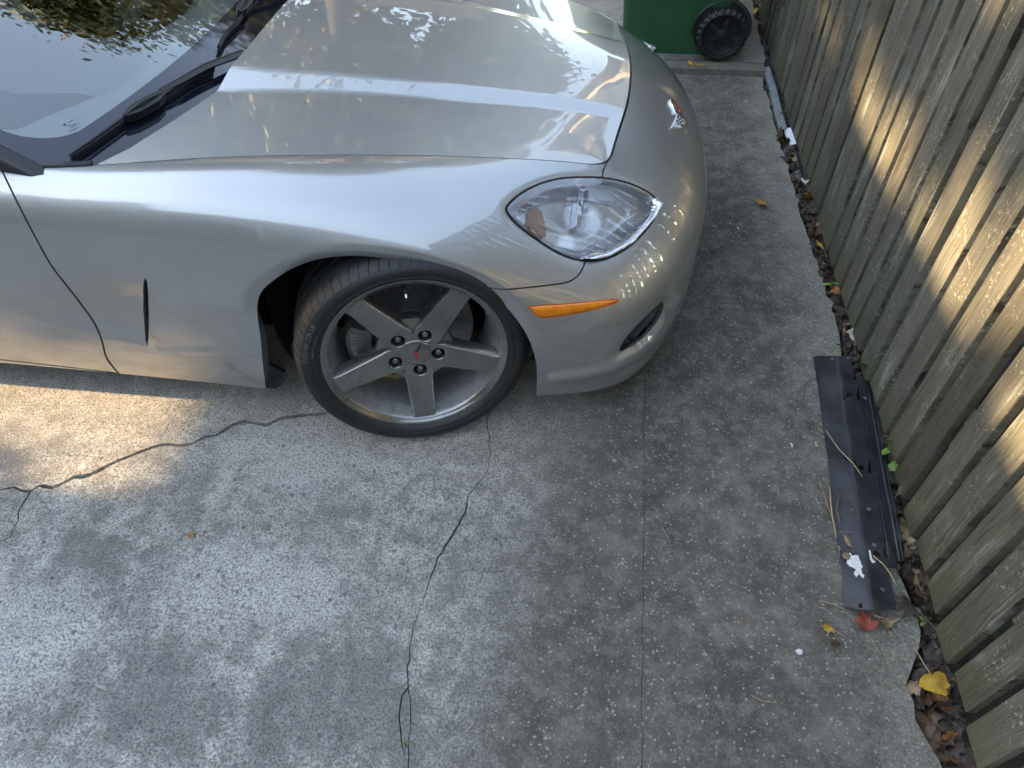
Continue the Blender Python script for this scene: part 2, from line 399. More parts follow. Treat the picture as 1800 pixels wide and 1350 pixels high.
class TM:
    """triangle mesh that can be cut exactly along the zero line of a scalar field"""
    def __init__(s, V, F, A=None): s.V = np.asarray(V, float); s.F = np.asarray(F, int); s.A = A
    def cut(s, f):
        """f on vertices -> (inside TM with f>0, outside TM)"""
        f = np.asarray(f, float).copy(); f[np.abs(f) < 1e-9] = 1e-9
        pos = f > 0; k = pos[s.F].sum(1)
        IN = [s.F[k == 3]]; OUT = [s.F[k == 0]]; V = list(s.V); cache = {}; A = None if s.A is None else list(s.A)
        def mid(a, b):
            key = (a, b) if a < b else (b, a)
            if key not in cache:
                t_ = f[a] / (f[a] - f[b]); cache[key] = len(V); V.append(s.V[a] + t_ * (s.V[b] - s.V[a]))
                if A is not None: A.append(s.A[a] + t_ * (s.A[b] - s.A[a]))
            return cache[key]
        i_, o_ = [], []
        for tri in s.F[(k == 1) | (k == 2)]:
            p = pos[tri]; lone = p.sum() == 1
            j = int(np.argmax(p)) if lone else int(np.argmin(p))
            a, b, c = int(tri[j]), int(tri[(j + 1) % 3]), int(tri[(j + 2) % 3]); ab, ac = mid(a, b), mid(a, c)
            one = [(a, ab, ac)]; two = [(ab, b, c), (ab, c, ac)]
            (i_ if lone else o_).extend(one); (o_ if lone else i_).extend(two)
        V = np.array(V)
        AA = None if A is None else np.array(A)
        mk = lambda B, L: TM(V, np.vstack([B[0], np.array(L, int).reshape(-1, 3)]), AA).clean()
        return mk(IN, i_), mk(OUT, o_)
    def clean(s):
        u, inv = np.unique(s.F, return_inverse=True); s.V = s.V[u] if len(u) else s.V[:0]; s.A = None if s.A is None else s.A[u]; s.F = inv.reshape(-1, 3); return s
    def normals(s):
        fn = np.cross(s.V[s.F[:, 1]] - s.V[s.F[:, 0]], s.V[s.F[:, 2]] - s.V[s.F[:, 0]]); N = np.zeros_like(s.V)
        for j in range(3): np.add.at(N, s.F[:, j], fn)
        return N / (np.linalg.norm(N, axis=1)[:, None] + 1e-15)
    def px(s): return proj(s.V)
    def boundary(s):
        E = np.vstack([s.F[:, [0, 1]], s.F[:, [1, 2]], s.F[:, [2, 0]]]); S = np.sort(E, 1)
        _, idx, cnt = np.unique(S, axis=0, return_index=True, return_counts=True); return E[idx[cnt == 1]]
    def mirrored(s, yc):
        V = s.V.copy(); V[:, 1] = 2 * yc - V[:, 1]; return TM(V, s.F[:, ::-1])

# ------------------------------------------------------------------ the setting: ground and driveway
ground = struct(mesh('ground', [(-400, -400, -.32), (400, -400, -.32), (400, 400, -.32), (-400, 400, -.32)], [(0, 1, 2, 3)], 'grass_ground', None, False))
soilV = []; soilF = []
ys = np.linspace(-3, 12, 220); xs = np.linspace(.55, 2.6, 34)
for i, yy in enumerate(ys):
    for j, x_ in enumerate(xs): soilV.append((x_, yy, -.055 + .02 * math.sin(yy * 9 + x_ * 5) + RNG.normal() * .006 - .02 * math.sin(yy * 3.1)))
for i in range(len(ys) - 1):
    for j in range(len(xs) - 1):
        a = i * len(xs) + j; soilF.append((a, a + 1, a + len(xs) + 1, a + len(xs)))
struct(mesh('soil', soilV, soilF, 'soil'))

def ragged(pts, step=.03, amp=.004):
    P = np.asarray(pts, float); out = []
    for a, b in zip(P[:-1], P[1:]):
        n = max(1, int(np.linalg.norm(b - a) / step))
        for i in range(n):
            q = a + (b - a) * i / n; out.append(q + RNG.normal(size=2) * amp * (1 if i else .5))
    out.append(P[-1]); return np.array(out)
crackA_z = [(-3200, 1150), (-2600, 1010), (-1900, 960), (-1300, 880), (-700, 900), (-300, 840), (-60, 845), (0, 840), (80, 828), (170, 845), (215, 815), (300, 828), (360, 795), (420, 768), (530, 740), (620, 695), (700, 655), (800, 620), (900, 585), (960, 578), (1030, 588), (1130, 550), (1220, 530), (1370, 450), (1440, 462), (1500, 475), (1600, 430), (1700, 420), (1800, 408), (1900, 402)]
crackA = [(a / 3.214, 600 + b / 3.214) for a, b in crackA_z]
crackA2 = [(170 / 3.214, 600 + 845 / 3.214), (150, 880), (105, 960), (100, 1010), (55, 1100), (0, 1140), (-60, 1190), (-300, 1350), (-520, 1700), (-900, 1950)]
crackA2 = [crackA2[0]] + [(a / 3.214, 600 + b / 3.214) for a, b in crackA2[1:]]
crackB = [(885, 670), (877, 694), (866, 720), (857, 743), (861, 795), (857, 826), (840, 852), (823, 873), (820, 899), (792, 945), (768, 982), (758, 1010), (750, 1034), (730, 1091), (719, 1142), (717, 1210), (722, 1262), (717, 1350), (715, 1420)]
crackB2 = [(717, 1210), (706, 1222), (701, 1262), (706, 1303), (713, 1340)]
def gpx(L): return np.array([at(a, b, z=0)[:2] for a, b in L])
def ribbon(line, w0, w1, amp=.003):
    P = ragged(gpx(line), .022, amp); n = len(P)
    T = np.gradient(P, axis=0); T /= np.linalg.norm(T, axis=1)[:, None] + 1e-9; Nn = np.stack([-T[:, 1], T[:, 0]], 1)
    s_ = np.linspace(0, 1, n); q1 = np.interp(np.arange(n), np.linspace(0, n, max(3, n // 5)), RNG.random(max(3, n // 5))); w = (w0 + (w1 - w0) * s_) * (.25 + 1.5 * q1 ** 1.3) * (.75 + .5 * RNG.random(n)); w[-1] *= .2
    L = P + Nn * w[:, None] / 2; R = P - Nn * w[:, None] / 2
    return np.vstack([L, R[::-1]])
ribbons = [ribbon(crackA, .0060, .0088), ribbon(crackA2, .004, .0025, .002), ribbon(crackB, .0036, .0030, .0025), ribbon(crackB2, .0026, .002, .0015)]
edge_px = [(1340, 130), (1360, 210), (1385, 300), (1405, 370), (1440, 470), (1470, 570), (1482, 620), (1510, 760), (1545, 900), (1575, 1000), (1600, 1050), (1617, 1110), (1610, 1160), (1598, 1205), (1610, 1265), (1650, 1340)]
edge = ragged([(.825, 3.675)] + [tuple(at(a, b, z=0)[:2]) for a, b in edge_px[1:]] + [(.835, .3), (.84, 0), (.84, -3)], .035, .0045)
jointx = ragged([(.197, -3), (.197, .42), (.205, .9), (.213, 1.44), (.215, 2.4), (.215, 3.675)], .06, .0018)
drive = bpy.data.objects.new('driveway', None); C.objects.link(drive); struct(drive)

def slab(poly, holes, z, thick, mat, flip=False, relief=.0012):
    verts = []; edges = []
    def loop(P):
        b = len(verts); verts.extend([Vector((float(x), float(y))) for x, y in P]); n = len(P); edges.extend([(b + i, b + (i + 1) % n) for i in range(n)])
    loop(poly)
    for hh in holes: loop(hh)
    # scattered inner points so that the surface can undulate
    lo = np.min(poly, 0); hi = np.max(poly, 0)
    gx = np.arange(max(lo[0], -2.6) + .03, hi[0], .06); gy = np.arange(max(lo[1], -.2) + .03, min(hi[1], 4.2), .06)
    G = np.array([(a, b) for a in gx for b in gy]); G = G + RNG.normal(size=G.shape) * .012
    if len(G):
        ok = sd_poly(G, poly) > .012
        for hh in holes: ok &= np.abs(sd_poly(G, hh)) > .012
        verts.extend([Vector((float(a), float(b))) for a, b in G[ok]])
    vo, eo, fo, *_ = geometry.delaunay_2d_cdt(verts, edges, [], 0, 1e-6)
    vo = np.array([(v_.x, v_.y) for v_ in vo]); fo = np.array([f_ for f_ in fo if len(f_) == 3])
    cen = vo[fo].mean(1); keep = sd_poly(cen, poly) > 0
    for hh in holes: keep &= sd_poly(cen, hh) < 0
    fo = fo[keep]
    zz = z + relief * (np.sin(vo[:, 0] * 3.1 + vo[:, 1] * 2.3) + np.sin(vo[:, 0] * 9.3 - vo[:, 1] * 7.7) * .4)
    tm = TM(np.column_stack([vo, zz]), fo).clean()
    nrm = tm.normals()
    if nrm[:, 2].mean() < 0: tm.F = tm.F[:, ::-1]
    bd = tm.boundary(); V = list(map(tuple, tm.V)); F = [tuple(f_) for f_ in tm.F]; mp_ = {}
    # worn rounded arris: one short chamfer, then the wall
    for a, b in bd:
        for q in (a, b):
            if q not in mp_:
                p = tm.V[q]; mp_[q] = (len(V), len(V) + 1); V.append((p[0], p[1], p[2] - .004)); V.append((p[0], p[1], p[2] - thick))
        F.append((a, mp_[a][0], mp_[b][0], b)); F.append((mp_[a][0], mp_[a][1], mp_[b][1], mp_[b][0]))
    return mesh('slab', V, F, mat, drive, False)
left_poly = np.vstack([[(-9, -3)], jointx - [.0006, 0], [(-9, 3.675)]])
right_poly = np.vstack([jointx[::-1] + [.0016, 0], edge[::-1][:0]]) if False else np.vstack([jointx + [.0006, 0], edge])
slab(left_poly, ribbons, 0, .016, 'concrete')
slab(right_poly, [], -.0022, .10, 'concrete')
back_poly = np.vstack([[(-3, 3.77)], [(.84, 3.77)], ragged([(.84, 3.77), (.87, 4.6), (.84, 6), (.84, 9)], .08, .005)[1:], [(-3, 9)]])
slab(back_poly, [], .030, .12, 'concrete', relief=.0005)
MB().box((-1.09, 3.722, -.03), 3.85, .086, .112).build('expansion_board', 'step_wood', drive)
bed = mesh('crack_bed', [(-9, -3, -.0135), (.21, -3, -.0135), (.21, 3.67, -.0135), (-9, 3.67, -.0135)], [(0, 1, 2, 3)], 'crack_dirt', drive, False)

# ------------------------------------------------------------------ the car
YC = 2.15                                             # the car's centre plane; it stands square to the fence
car = thing('car', 'silver two-door sports car with amber side marker and five-spoke wheel', 'car', (-.46, YC, 0))
# control net: stations from the tail to the nose tip, nine levels from bonnet edge to sill; (x, half width, z)
def st(x, L): return [(x, w, z_) for w, z_ in L]
NET = [
 st(-3.75, [(.55, .86), (.62, .86), (.68, .84), (.73, .79), (.76, .70), (.77, .58), (.76, .40), (.74, .28), (.70, .18)]),
 st(-3.3, [(.66, .88), (.73, .88), (.79, .86), (.84, .81), (.875, .71), (.885, .57), (.88, .38), (.87, .24), (.83, .15)]),
 st(-2.7, [(.72, .88), (.79, .875), (.85, .85), (.89, .79), (.915, .69), (.925, .55), (.918, .36), (.90, .23), (.86, .14)]),
 st(-2.1, [(.81, .84), (.84, .835), (.87, .81), (.895, .76), (.915, .67), (.922, .55), (.914, .36), (.90, .22), (.86, .135)]),
 st(-1.65, [(.835, .80), (.855, .795), (.878, .77), (.897, .73), (.912, .66), (.92, .55), (.912, .36), (.90, .22), (.862, .13)]),
 st(-1.3, [(.815, .772), (.845, .768), (.872, .748), (.893, .71), (.910, .64), (.918, .53), (.912, .36), (.90, .22), (.865, .125)]),
 st(-1.0, [(.735, .774), (.79, .783), (.845, .770), (.882, .73), (.907, .65), (.918, .53), (.915, .36), (.905, .22), (.87, .12)]),
 st(-.75, [(.69, .770), (.75, .784), (.815, .775), (.868, .735), (.902, .655), (.918, .53), (.918, .36), (.91, .22), (.88, .115)]),
 st(-.45, [(.628, .750), (.69, .768), (.76, .766), (.83, .730), (.885, .665), (.914, .55), (.918, .36), (.91, .22), (.88, .115)]),
 st(-.2, [(.56, .712), (.62, .712), (.69, .675), (.76, .615), (.818, .545), (.85, .45), (.865, .33), (.86, .22), (.838, .12)]),
 st(-.05, [(.505, .678), (.552, .652), (.62, .612), (.70, .565), (.768, .49), (.812, .40), (.832, .30), (.828, .21), (.812, .118)]),
 [(.050, .478, .648), (.055, .525, .625), (.068, .595, .58), (.083, .67, .522), (.102, .735, .45), (.118, .77, .37), (.124, .782, .29), (.132, .788, .20), (.118, .778, .118)],
 [(.058, .38, .662), (.09, .43, .637), (.137, .50, .590), (.18, .56, .530), (.217, .607, .465), (.240, .630, .39), (.240, .640, .31), (.247, .648, .2), (.228, .64, .113)],
 [(.09, .21, .678), (.135, .25, .652), (.198, .30, .603), (.26, .345, .546), (.307, .385, .475), (.338, .41, .405), (.336, .42, .32), (.338, .425, .2), (.315, .42, .108)],
 [(.098, .1, .686), (.15, .12, .657), (.217, .145, .604), (.285, .165, .544), (.342, .18, .475), (.372, .19, .405), (.362, .19, .32), (.362, .19, .2), (.338, .19, .106)],
 [(.10, 0, .69), (.155, 0, .659), (.225, 0, .605), (.293, 0, .546), (.350, 0, .475), (.380, 0, .405), (.368, 0, .32), (.368, 0, .2), (.343, 0, .106)]]
NET = np.array(NET); NETF = np.vstack([NET, (NET[:-1] * [1, -1, 1])[::-1]])
def bs_basis(ts, n, deg=3):
    kn = np.concatenate([[0] * deg, np.linspace(0, 1, n - deg + 1), [1] * deg]); ts = np.clip(ts, 0, 1 - 1e-9)
    B = [((ts >= kn[i]) & (ts < kn[i + 1])).astype(float) for i in range(len(kn) - 1)]
    for d in range(1, deg + 1):
        nb = []
        for i in range(len(kn) - 1 - d):
            a = (ts - kn[i]) / (kn[i + d] - kn[i]) if kn[i + d] > kn[i] else 0
            b = (kn[i + d + 1] - ts) / (kn[i + d + 1] - kn[i + 1]) if kn[i + d + 1] > kn[i + 1] else 0
            nb.append(a * B[i] + b * B[i + 1])
        B = nb
    return np.stack(B, 1)
NVv = 150
us = np.concatenate([np.linspace(0, .115, 24)[:-1], np.linspace(.115, .5, 430)])
vs = np.linspace(0, 1, NVv)
Bu = bs_basis(us, len(NETF)); Bv = bs_basis(vs, 9)
S = np.einsum('ui,ijk,vj->uvk', Bu, NETF, Bv)
S = np.stack([S[..., 0], YC - S[..., 1], S[..., 2]], -1)          # near side
nU = len(us)
idx = np.arange(nU * NVv).reshape(nU, NVv)
q = np.stack([idx[:-1, :-1], idx[1:, :-1], idx[1:, 1:], idx[:-1, 1:]], -1).reshape(-1, 4)
body = TM(S.reshape(-1, 3), np.vstack([q[:, [0, 2, 1]], q[:, [0, 3, 2]]]))
nrm = body.normals()
if nrm[(np.abs(body.V[:, 2] - .5) < .05) & (body.V[:, 0] < -1)][:, 1].mean() > 0: body.F = body.F[:, ::-1]; nrm = -nrm
BV0 = body.V.copy()
# traced outlines on the body (pixels of the photograph, used only to find the spot on the surface)
ARCH = [(470, 760), (468, 690), (462, 640), (458, 600), (450, 570), (447, 545), (453, 520), (480, 497), (507, 479), (547, 463), (587, 456), (627, 454), (680, 459), (733, 468), (773, 479), (813, 492), (845, 507), (875, 527), (896, 548), (915, 572), (928, 593), (939, 620), (945, 652), (943, 687), (943, 760)]
ARCH = [tuple(p) for p in np.vstack([ARCH[:1], smooth_poly(ARCH[1:-1], 2, False), ARCH[-1:]])]
hz = [(150, 285), (165, 250), (230, 190), (330, 135), (430, 105), (530, 92), (640, 92), (720, 95), (830, 115), (920, 150), (990, 190), (1025, 225), (1038, 260), (1020, 310), (985, 370), (930, 435), (870, 490), (800, 540), (720, 572), (640, 582), (560, 575), (480, 550), (400, 505), (320, 450), (250, 400), (190, 345)]
LAMP = smooth_poly([(840 + a / 3.214, 280 + b / 3.214) for a, b in hz], 1)
mz = [(284, 832), (300, 826), (520, 812), (680, 797), (790, 787), (800, 797), (780, 815), (700, 842), (600, 866), (480, 886), (380, 898), (345, 896), (315, 872), (292, 845)]
MARK = smooth_poly([(840 + a / 3.214, 280 + b / 3.214) for a, b in mz], 1)
DUCT = smooth_poly([(1087, 624), (1097, 602), (1118, 577), (1143, 553), (1162, 535), (1169, 530), (1169, 543), (1158, 565), (1140, 588), (1117, 608)], 1)
SLOT = [(253, 489), (257.5, 487.5), (260.5, 515), (261.5, 550), (261.5, 585), (260.5, 613), (256, 606), (250, 585), (246.5, 550), (248, 515)]
# door: everything behind the cut line
DOORCUT = smooth_poly([(4, 300), (12, 318), (45, 385), (80, 450), (92, 470), (120, 510), (155, 560), (172, 582), (180, 600), (185, 625), (192, 637), (213, 662), (225, 675)], 1, False)
DOOR = np.vstack([DOORCUT, [(225, 900), (-3000, 900), (-3000, -200), (0, -200)]])
ROCK = [(-3000, 600), (-300, 605), (0, 632), (100, 643), (202, 655), (212, 661), (225, 900), (-3000, 900)]
BUMPCUT = smooth_poly([(840, 508), (860, 510), (905, 508), (950, 503), (985, 499), (1005, 494), (1019, 482), (1029, 462), (1031, 450)], 1, False)
BUMP = np.vstack([[(840, 508)], BUMPCUT, [(1060, 420), (1060, 300), (1066, 288), (1100, 100), (1075, -100), (1800, -100), (1800, 1300), (840, 1300)]])
RIDGE = [(975, 664), (1014, 660), (1073, 648), (1120, 623), (1154, 591), (1176, 556), (1188, 525)]
RIDGE2 = [(1087, 632), (1120, 615), (1145, 594), (1164, 566), (1175, 540)]

# shaping of the surface: cove behind the vent slot, rolled arch flare, ridge over the chin
def shape(tm):
    V = tm.V; P = proj(V); D = np.zeros(len(V)); vis_x = V[:, 0] > -1.9; front = V[:, 0] > -.25
    arch_d = -sd_poly(P, ARCH)
    fl = vis_x & (arch_d < 24) & (V[:, 2] > .16)
    D -= np.where(fl, .019 * (np.clip(24 - arch_d, 0, 30) / 24) ** 1.15, 0) * sstep(V[:, 2], .30, .5)
    topl = np.interp(P[:, 0], [-400, 0, 87, 200, 262], [455, 462, 465, 480, 489]); botl = np.interp(P[:, 0], [-400, 0, 150, 262], [500, 548, 588, 613])
    cove = sstep(P[:, 1], topl - 8, topl + 55) * (1 - sstep(P[:, 1], botl - 34, botl + 2)) * sstep(P[:, 0], 20, 262) * (P[:, 0] < 258) * vis_x
    D -= .016 * cove
    rl = sstep(P[:, 1], 606, 622) * (1 - sstep(P[:, 1], 622, 650)) * sstep(P[:, 0], 225, 300) * (1 - sstep(P[:, 0], 360, 470)) * vis_x
    D += .004 * rl
    D += np.where(front, .011 * np.exp(-(d_line(P, RIDGE) / 9.) ** 2) + .004 * np.exp(-(d_line(P, RIDGE2) / 4.) ** 2), 0) * sstep(P[:, 1], 500, 540)
    dd = sd_poly(P, DUCT); D -= np.where(front, .006 * np.exp(-np.clip(-dd, 0, 99) / 10.), 0)
    ld = sd_poly(P, LAMP); D -= np.where(front, .003 * np.exp(-np.clip(-ld, 0, 99) / 5.), 0)
    return TM(V + tm.A * D[:, None], tm.F)
body.A = nrm
OFF = 1e3
def fld(tm, poly, cond):
    f = sd_poly(tm.px(), poly); c = cond(tm.V); return np.where(c, f, np.minimum(f, -OFF))
side_ok = lambda V_: (V_[:, 0] > -2.2) & (V_[:, 0] < .2)
front_ok = lambda V_: V_[:, 0] > -.32
_, body = body.cut(fld(body, ARCH, side_ok))
lamp_in, body = body.cut(fld(body, LAMP, front_ok))
mark_in, body = body.cut(fld(body, MARK, front_ok))
duct_in, body = body.cut(fld(body, DUCT, front_ok))
slot_in, body = body.cut(fld(body, SLOT, side_ok))

def flange(tm, depth=.012, skip=None):
    """turn the panel's edge inward like folded sheet"""
    N = tm.normals(); bd = tm.boundary(); V = list(tm.V); F = [tuple(f_) for f_ in tm.F]; mp_ = {}
    for a, b in bd:
        if skip is not None and (skip(tm.V[a]) or skip(tm.V[b])): continue
        for q_ in (a, b):
            if q_ not in mp_:
                mp_[q_] = (len(V), len(V) + 1); V.append(tm.V[q_]); V.append(tm.V[q_] - N[q_] * depth)
        F.append((b, a, mp_[a][0], mp_[b][0])[:0] or (mp_[b][0], mp_[a][0], mp_[a][1], mp_[b][1]))
    return V, F
def panel(name, tm, mat='silver_paint', depth=.012, skip=None, both=True, label=None):
    out = []
    for k, t_ in enumerate([tm, tm.mirrored(YC)] if both else [tm]):
        V_, F_ = flange(t_, depth, skip); o = mesh(name, V_, F_, mat, car); out.append(o)
    return out
GAP = 1.7
dcond = lambda V_: V_[:, 0] < -.9
f = fld(body, DOOR, dcond)
door, body = body.cut(f - GAP)
f = fld(body, DOOR, dcond); _, body = body.cut(f + GAP)
f = sd_poly(door.px(), ROCK); rocker, door = door.cut(f - 1.2); f = sd_poly(door.px(), ROCK); _, door = door.cut(f + 1.0)
bcond = lambda V_: V_[:, 0] > -.3
f = fld(body, BUMP, bcond); bumper, body = body.cut(f - 1.3)
f = fld(body, BUMP, bcond); _, fender = body.cut(f + 1.3)
bumper, fender, door, rocker = shape(bumper), shape(fender), shape(door), shape(rocker); lamp_in, mark_in, duct_in = shape(lamp_in), shape(mark_in), shape(duct_in)
inner_nose = lambda p: abs(p[1] - YC) < .004
panel('front_bumper', bumper, skip=inner_nose)
panel('fender', fender, depth=.045)
panel('door', door)
panel('rocker_panel', rocker)
# dark inner shell seen through the gaps, the arch and the slot
q2 = idx[::6, ::6]; Vi = S - 0.0
Nn = nrm.reshape(nU, NVv, 3); Vi = (S - Nn * .022)[::6, ::6].reshape(-1, 3)
a_, b_ = q2.shape; ii = np.arange(a_ * b_).reshape(a_, b_)
qs = np.stack([ii[:-1, :-1], ii[1:, :-1], ii[1:, 1:], ii[:-1, 1:]], -1).reshape(-1, 4)
cen = Vi[qs].mean(1); cp = proj(cen)
kill = ((sd_poly(cp, ARCH) > -16) & (cen[:, 0] < .2) & (cen[:, 0] > -1.2)) | ((sd_poly(cp, LAMP) > -14) & (cen[:, 0] > -.35)) | ((sd_poly(cp, DUCT) > -14) & (cen[:, 0] > -.3)) | ((cp[:, 0] < 300) & (cp[:, 1] > 440) & (cp[:, 1] < 640) & (cen[:, 0] > -2) & (cen[:, 0] < -.9))
shell = TM(Vi, np.vstack([qs[~kill][:, [0, 1, 2]], qs[~kill][:, [0, 2, 3]]])).clean()
SH = [shell, shell.mirrored(YC)]
mesh('inner_shell', np.vstack([SH[0].V, SH[1].V]), np.vstack([SH[0].F, SH[1].F + len(SH[0].V)]), 'black_gap', car)

# pockets: duct, vent slot
def pocket(tm, poly, depth, soft, powr=1.0):
    N = tm.normals(); d = np.clip(sd_poly(tm.px(), poly), 0, None); k = np.clip(d / soft, 0, 1) ** powr
    return TM(tm.V - N * (depth * k + .0005)[:, None], tm.F)
for tm in (duct_in, duct_in.mirrored(YC)): pass
dp = pocket(duct_in, DUCT, .045, 9, .6)
for t_ in (dp, dp.mirrored(YC)): mesh('brake_duct', t_.V, t_.F, 'black_plastic', car)
sp_ = TM(slot_in.V - slot_in.A * .034, slot_in.F)
for t_ in (sp_, sp_.mirrored(YC)): mesh('vent_slot', t_.V, t_.F, 'black_gap', car)
# amber side marker
for side, tm in enumerate((mark_in, None)):
    src = mark_in
    f = sd_poly(src.px(), MARK); inn, rim_ = src.cut(f - 2.0)
    N = inn.normals(); d = np.clip(sd_poly(inn.px(), MARK) - 2.0, 0, 5) / 5
    inn = TM(inn.V + N * (.0035 * np.sqrt(d))[:, None], inn.F)
    if side: inn, rim_ = inn.mirrored(YC), rim_.mirrored(YC)
    mk = mesh('side_marker', inn.V, inn.F, 'amber_lens', car); mesh('marker_rim', rim_.V, rim_.F, 'amber_rim', mk)
# ---- headlamps
f = sd_poly(lamp_in.px(), LAMP)
lens, gasket = lamp_in.cut(f - 4.2)
NL = lens.normals(); lensd = np.clip(sd_poly(lens.px(), LAMP) - 4.2, 0, None)
lens_o = TM(lens.V + NL * (.004 * sstep(lensd, 0, 14))[:, None], lens.F)
depth = .062 * sstep(lensd, 0, 26)
pxl = lens.px()
bowl1 = np.exp(-(((pxl[:, 0] - 975) / 42) ** 2 + ((pxl[:, 1] - 415) / 30) ** 2) ** 2); bowl2 = np.exp(-(((pxl[:, 0] - 1035) / 34) ** 2 + ((pxl[:, 1] - 372) / 30) ** 2) ** 2)
depth = depth + .008 * bowl1 + .006 * bowl2
RIBP = [(1022, 458), (1045, 432), (1082, 405), (1120, 372), (1148, 350), (1160, 362), (1148, 385), (1110, 428), (1068, 452), (1035, 460)]
rib = sd_poly(pxl, RIBP); depth = depth - sstep(rib, -3, 2) * .020
housing = TM(lens.V - NL * (depth + .002)[:, None], lens.F)
HN = housing.normals(); HP = housing.px()
def hsurf(x, y):
    k = np.argmin((HP[:, 0] - x) ** 2 + (HP[:, 1] - y) ** 2); return housing.V[k], HN[k]
gk = pocket(gasket, LAMP, .003, 3, 1)
def lamp_parts(mir):
    mm = (lambda t_: t_.mirrored(YC)) if mir else (lambda t_: t_)
    root = thing('headlight', None, None); root.parent = car; root.matrix_parent_inverse = car.matrix_world.inverted()
    fl_ = lambda P_: [(p[0], 2 * YC - p[1], p[2]) if mir else tuple(p) for p in P_]
    t_ = mm(gk); mesh('gasket', t_.V, t_.F, 'black_rubber', root)
    t_ = mm(lens_o); mesh('lens', t_.V, t_.F, 'headlamp_lens', root)
    t_ = mm(housing); mesh('housing', t_.V, t_.F, 'housing_grey', root)
    up = np.array([0, .35, .94])
    for (x0, y0, x1, y1, w) in ((1021, 326, 1019, 364, 8.5), (1010, 362, 1008, 402, 8.5)):
        a, na = hsurf(x0, y0); b, nb = hsurf(x1, y1); n_ = (na + nb) / 2; n_ /= np.linalg.norm(n_); ax = b - a; L_ = np.linalg.norm(ax); ax /= L_; sd_ = np.cross(n_, ax); sd_ /= np.linalg.norm(sd_); n_ = np.cross(ax, sd_)
        mb = MB().box((a + b) / 2 + n_ * .016, L_ + .006, .016, .034, (ax, sd_, n_)); mb.V = fl_(mb.V); o = mb.build('bezel_bar', 'chrome', root)
        bv = o.modifiers.new('bevel', 'BEVEL'); bv.width = .0025; bv.segments = 2
    # ribbed reflector
    mb = MB()
    for k in range(26):
        tt = k / 25; x0 = np.interp(tt, [0, .35, .7, 1], [1143, 1105, 1062, 1028]); y0 = 352 + tt * 104
        x1 = np.interp(tt, [0, .15, .5, .8, 1], [1156, 1152, 1118, 1075, 1036])
        if x1 - x0 < 5: continue
        a, na = hsurf(x0, y0); b, nb = hsurf(x1, y0 - 1); ax = b - a; L_ = np.linalg.norm(ax); ax /= L_; n_ = na; sd_ = np.cross(n_, ax); sd_ /= np.linalg.norm(sd_); n_ = np.cross(ax, sd_)
        mb.prism([(-L_ / 2, -.0019), (L_ / 2, -.0019), (L_ / 2, .0019), (-L_ / 2, .0019)], (a + b) / 2 + n_ * .001, (ax, sd_, n_), .0035)
    mb.V = fl_(mb.V); rb = mb.build('ribbed_reflector', 'housing_grey', root)
    # amber turn reflector
    pts = [(926, 372), (936, 366), (948, 374), (957, 398), (956, 420), (945, 424), (930, 413), (924, 398)]
    f_ = sd_poly(housing.px(), pts); am, _ = housing.cut(f_); N_ = am.normals(); am = mm(TM(am.V + N_ * .010, am.F)); mesh('turn_reflector', am.V, am.F, 'turn_amber', root)
    return root
t = NT('turn_amber'); v = t.pos()
t.set(Base_Color=t.mix(t.mrange(t.vor(v, 420), .2, .45), (.80, .72, .70), (.48, .17, .08)), Roughness=.15, Metallic=.35, Coat_Weight=1); t.bump(t.vor(v, 420), .6, .003)
lamp_parts(False); lamp_parts(True)

# ---- bonnet: crowned panel with a raised centre
E0 = S[:, 0, :]; keep = E0[:, 0] > -1.166
edge_xw = np.column_stack([E0[keep][:, 0], YC - E0[keep][:, 1]]); edge_z = E0[keep][:, 2]
rear = [(-1.165, .772), (-1.118, .70), (-1.062, .56), (-1.012, .41), (-1.0, .2), (-1.0, 0)]
HP_ = np.vstack([rear[::-1], edge_xw[edge_xw[:, 0] > -1.163]])
HPOLY = np.vstack([HP_[1:], np.column_stack([HP_[::-1][:, 0], -HP_[::-1][:, 1]])[:-1]])
xg = np.linspace(-1.19, .13, 300); wg = np.linspace(-.80, .80, 360)
XX, WW = np.meshgrid(xg, wg, indexing='ij'); aw = np.abs(WW)
i_side = edge_xw[:, 1] > .46
o_ = np.argsort(edge_xw[i_side, 0]); ex = edge_xw[i_side][o_, 0]; ew = edge_xw[i_side][o_, 1]; ez = edge_z[i_side][o_]
we = np.interp(XX, ex, ew); ze = np.interp(XX, ex, ez)
zc = np.interp(XX, [-1.2, -1.0, -.7, -.45, -.15, .0, .1, .15], [.812, .806, .786, .765, .726, .705, .688, .676])
# smooth the profile
def sm1(y, k=25):
    ker = np.hanning(2 * k + 1); ker /= ker.sum(); return np.convolve(np.pad(y, k, mode='reflect', reflect_type='odd'), ker, 'valid')
zc = np.repeat(sm1(zc[:, 0])[:, None], len(wg), 1)
hd = np.interp(XX, [-1.2, -.7, -.2, .1], [.021, .019, .014, .006])
w1 = np.repeat(sm1(np.interp(xg, [-1.2, -1.0, -.7, -.4, -.17, .045, .13], [.325, .31, .287, .272, .238, .215, .205]))[:, None], len(wg), 1)
w2 = np.repeat(sm1(np.interp(xg, [-1.2, -1.0, -.7, -.4, -.17, .045, .13], [.43, .405, .36, .328, .287, .257, .245]))[:, None], len(wg), 1)
zb = zc - hd
base_ = ze + (zb - ze) * (1 - np.clip(aw / we, 0, 1.3) ** 2.2)
tt = np.clip((w2 - aw) / (w2 - w1), -1, 2)
k_ = .16
soft = lambda x: np.where(x < -k_, 0, np.where(x > k_, x, (x + k_) ** 2 / (4 * k_)))
dome = hd * (soft(tt) - soft(tt - 1)) + .004 * np.clip(1 - (aw / w1) ** 2, 0, 1)
ZZ = base_ + dome
hv = np.column_stack([XX.ravel(), YC - WW.ravel(), ZZ.ravel()])
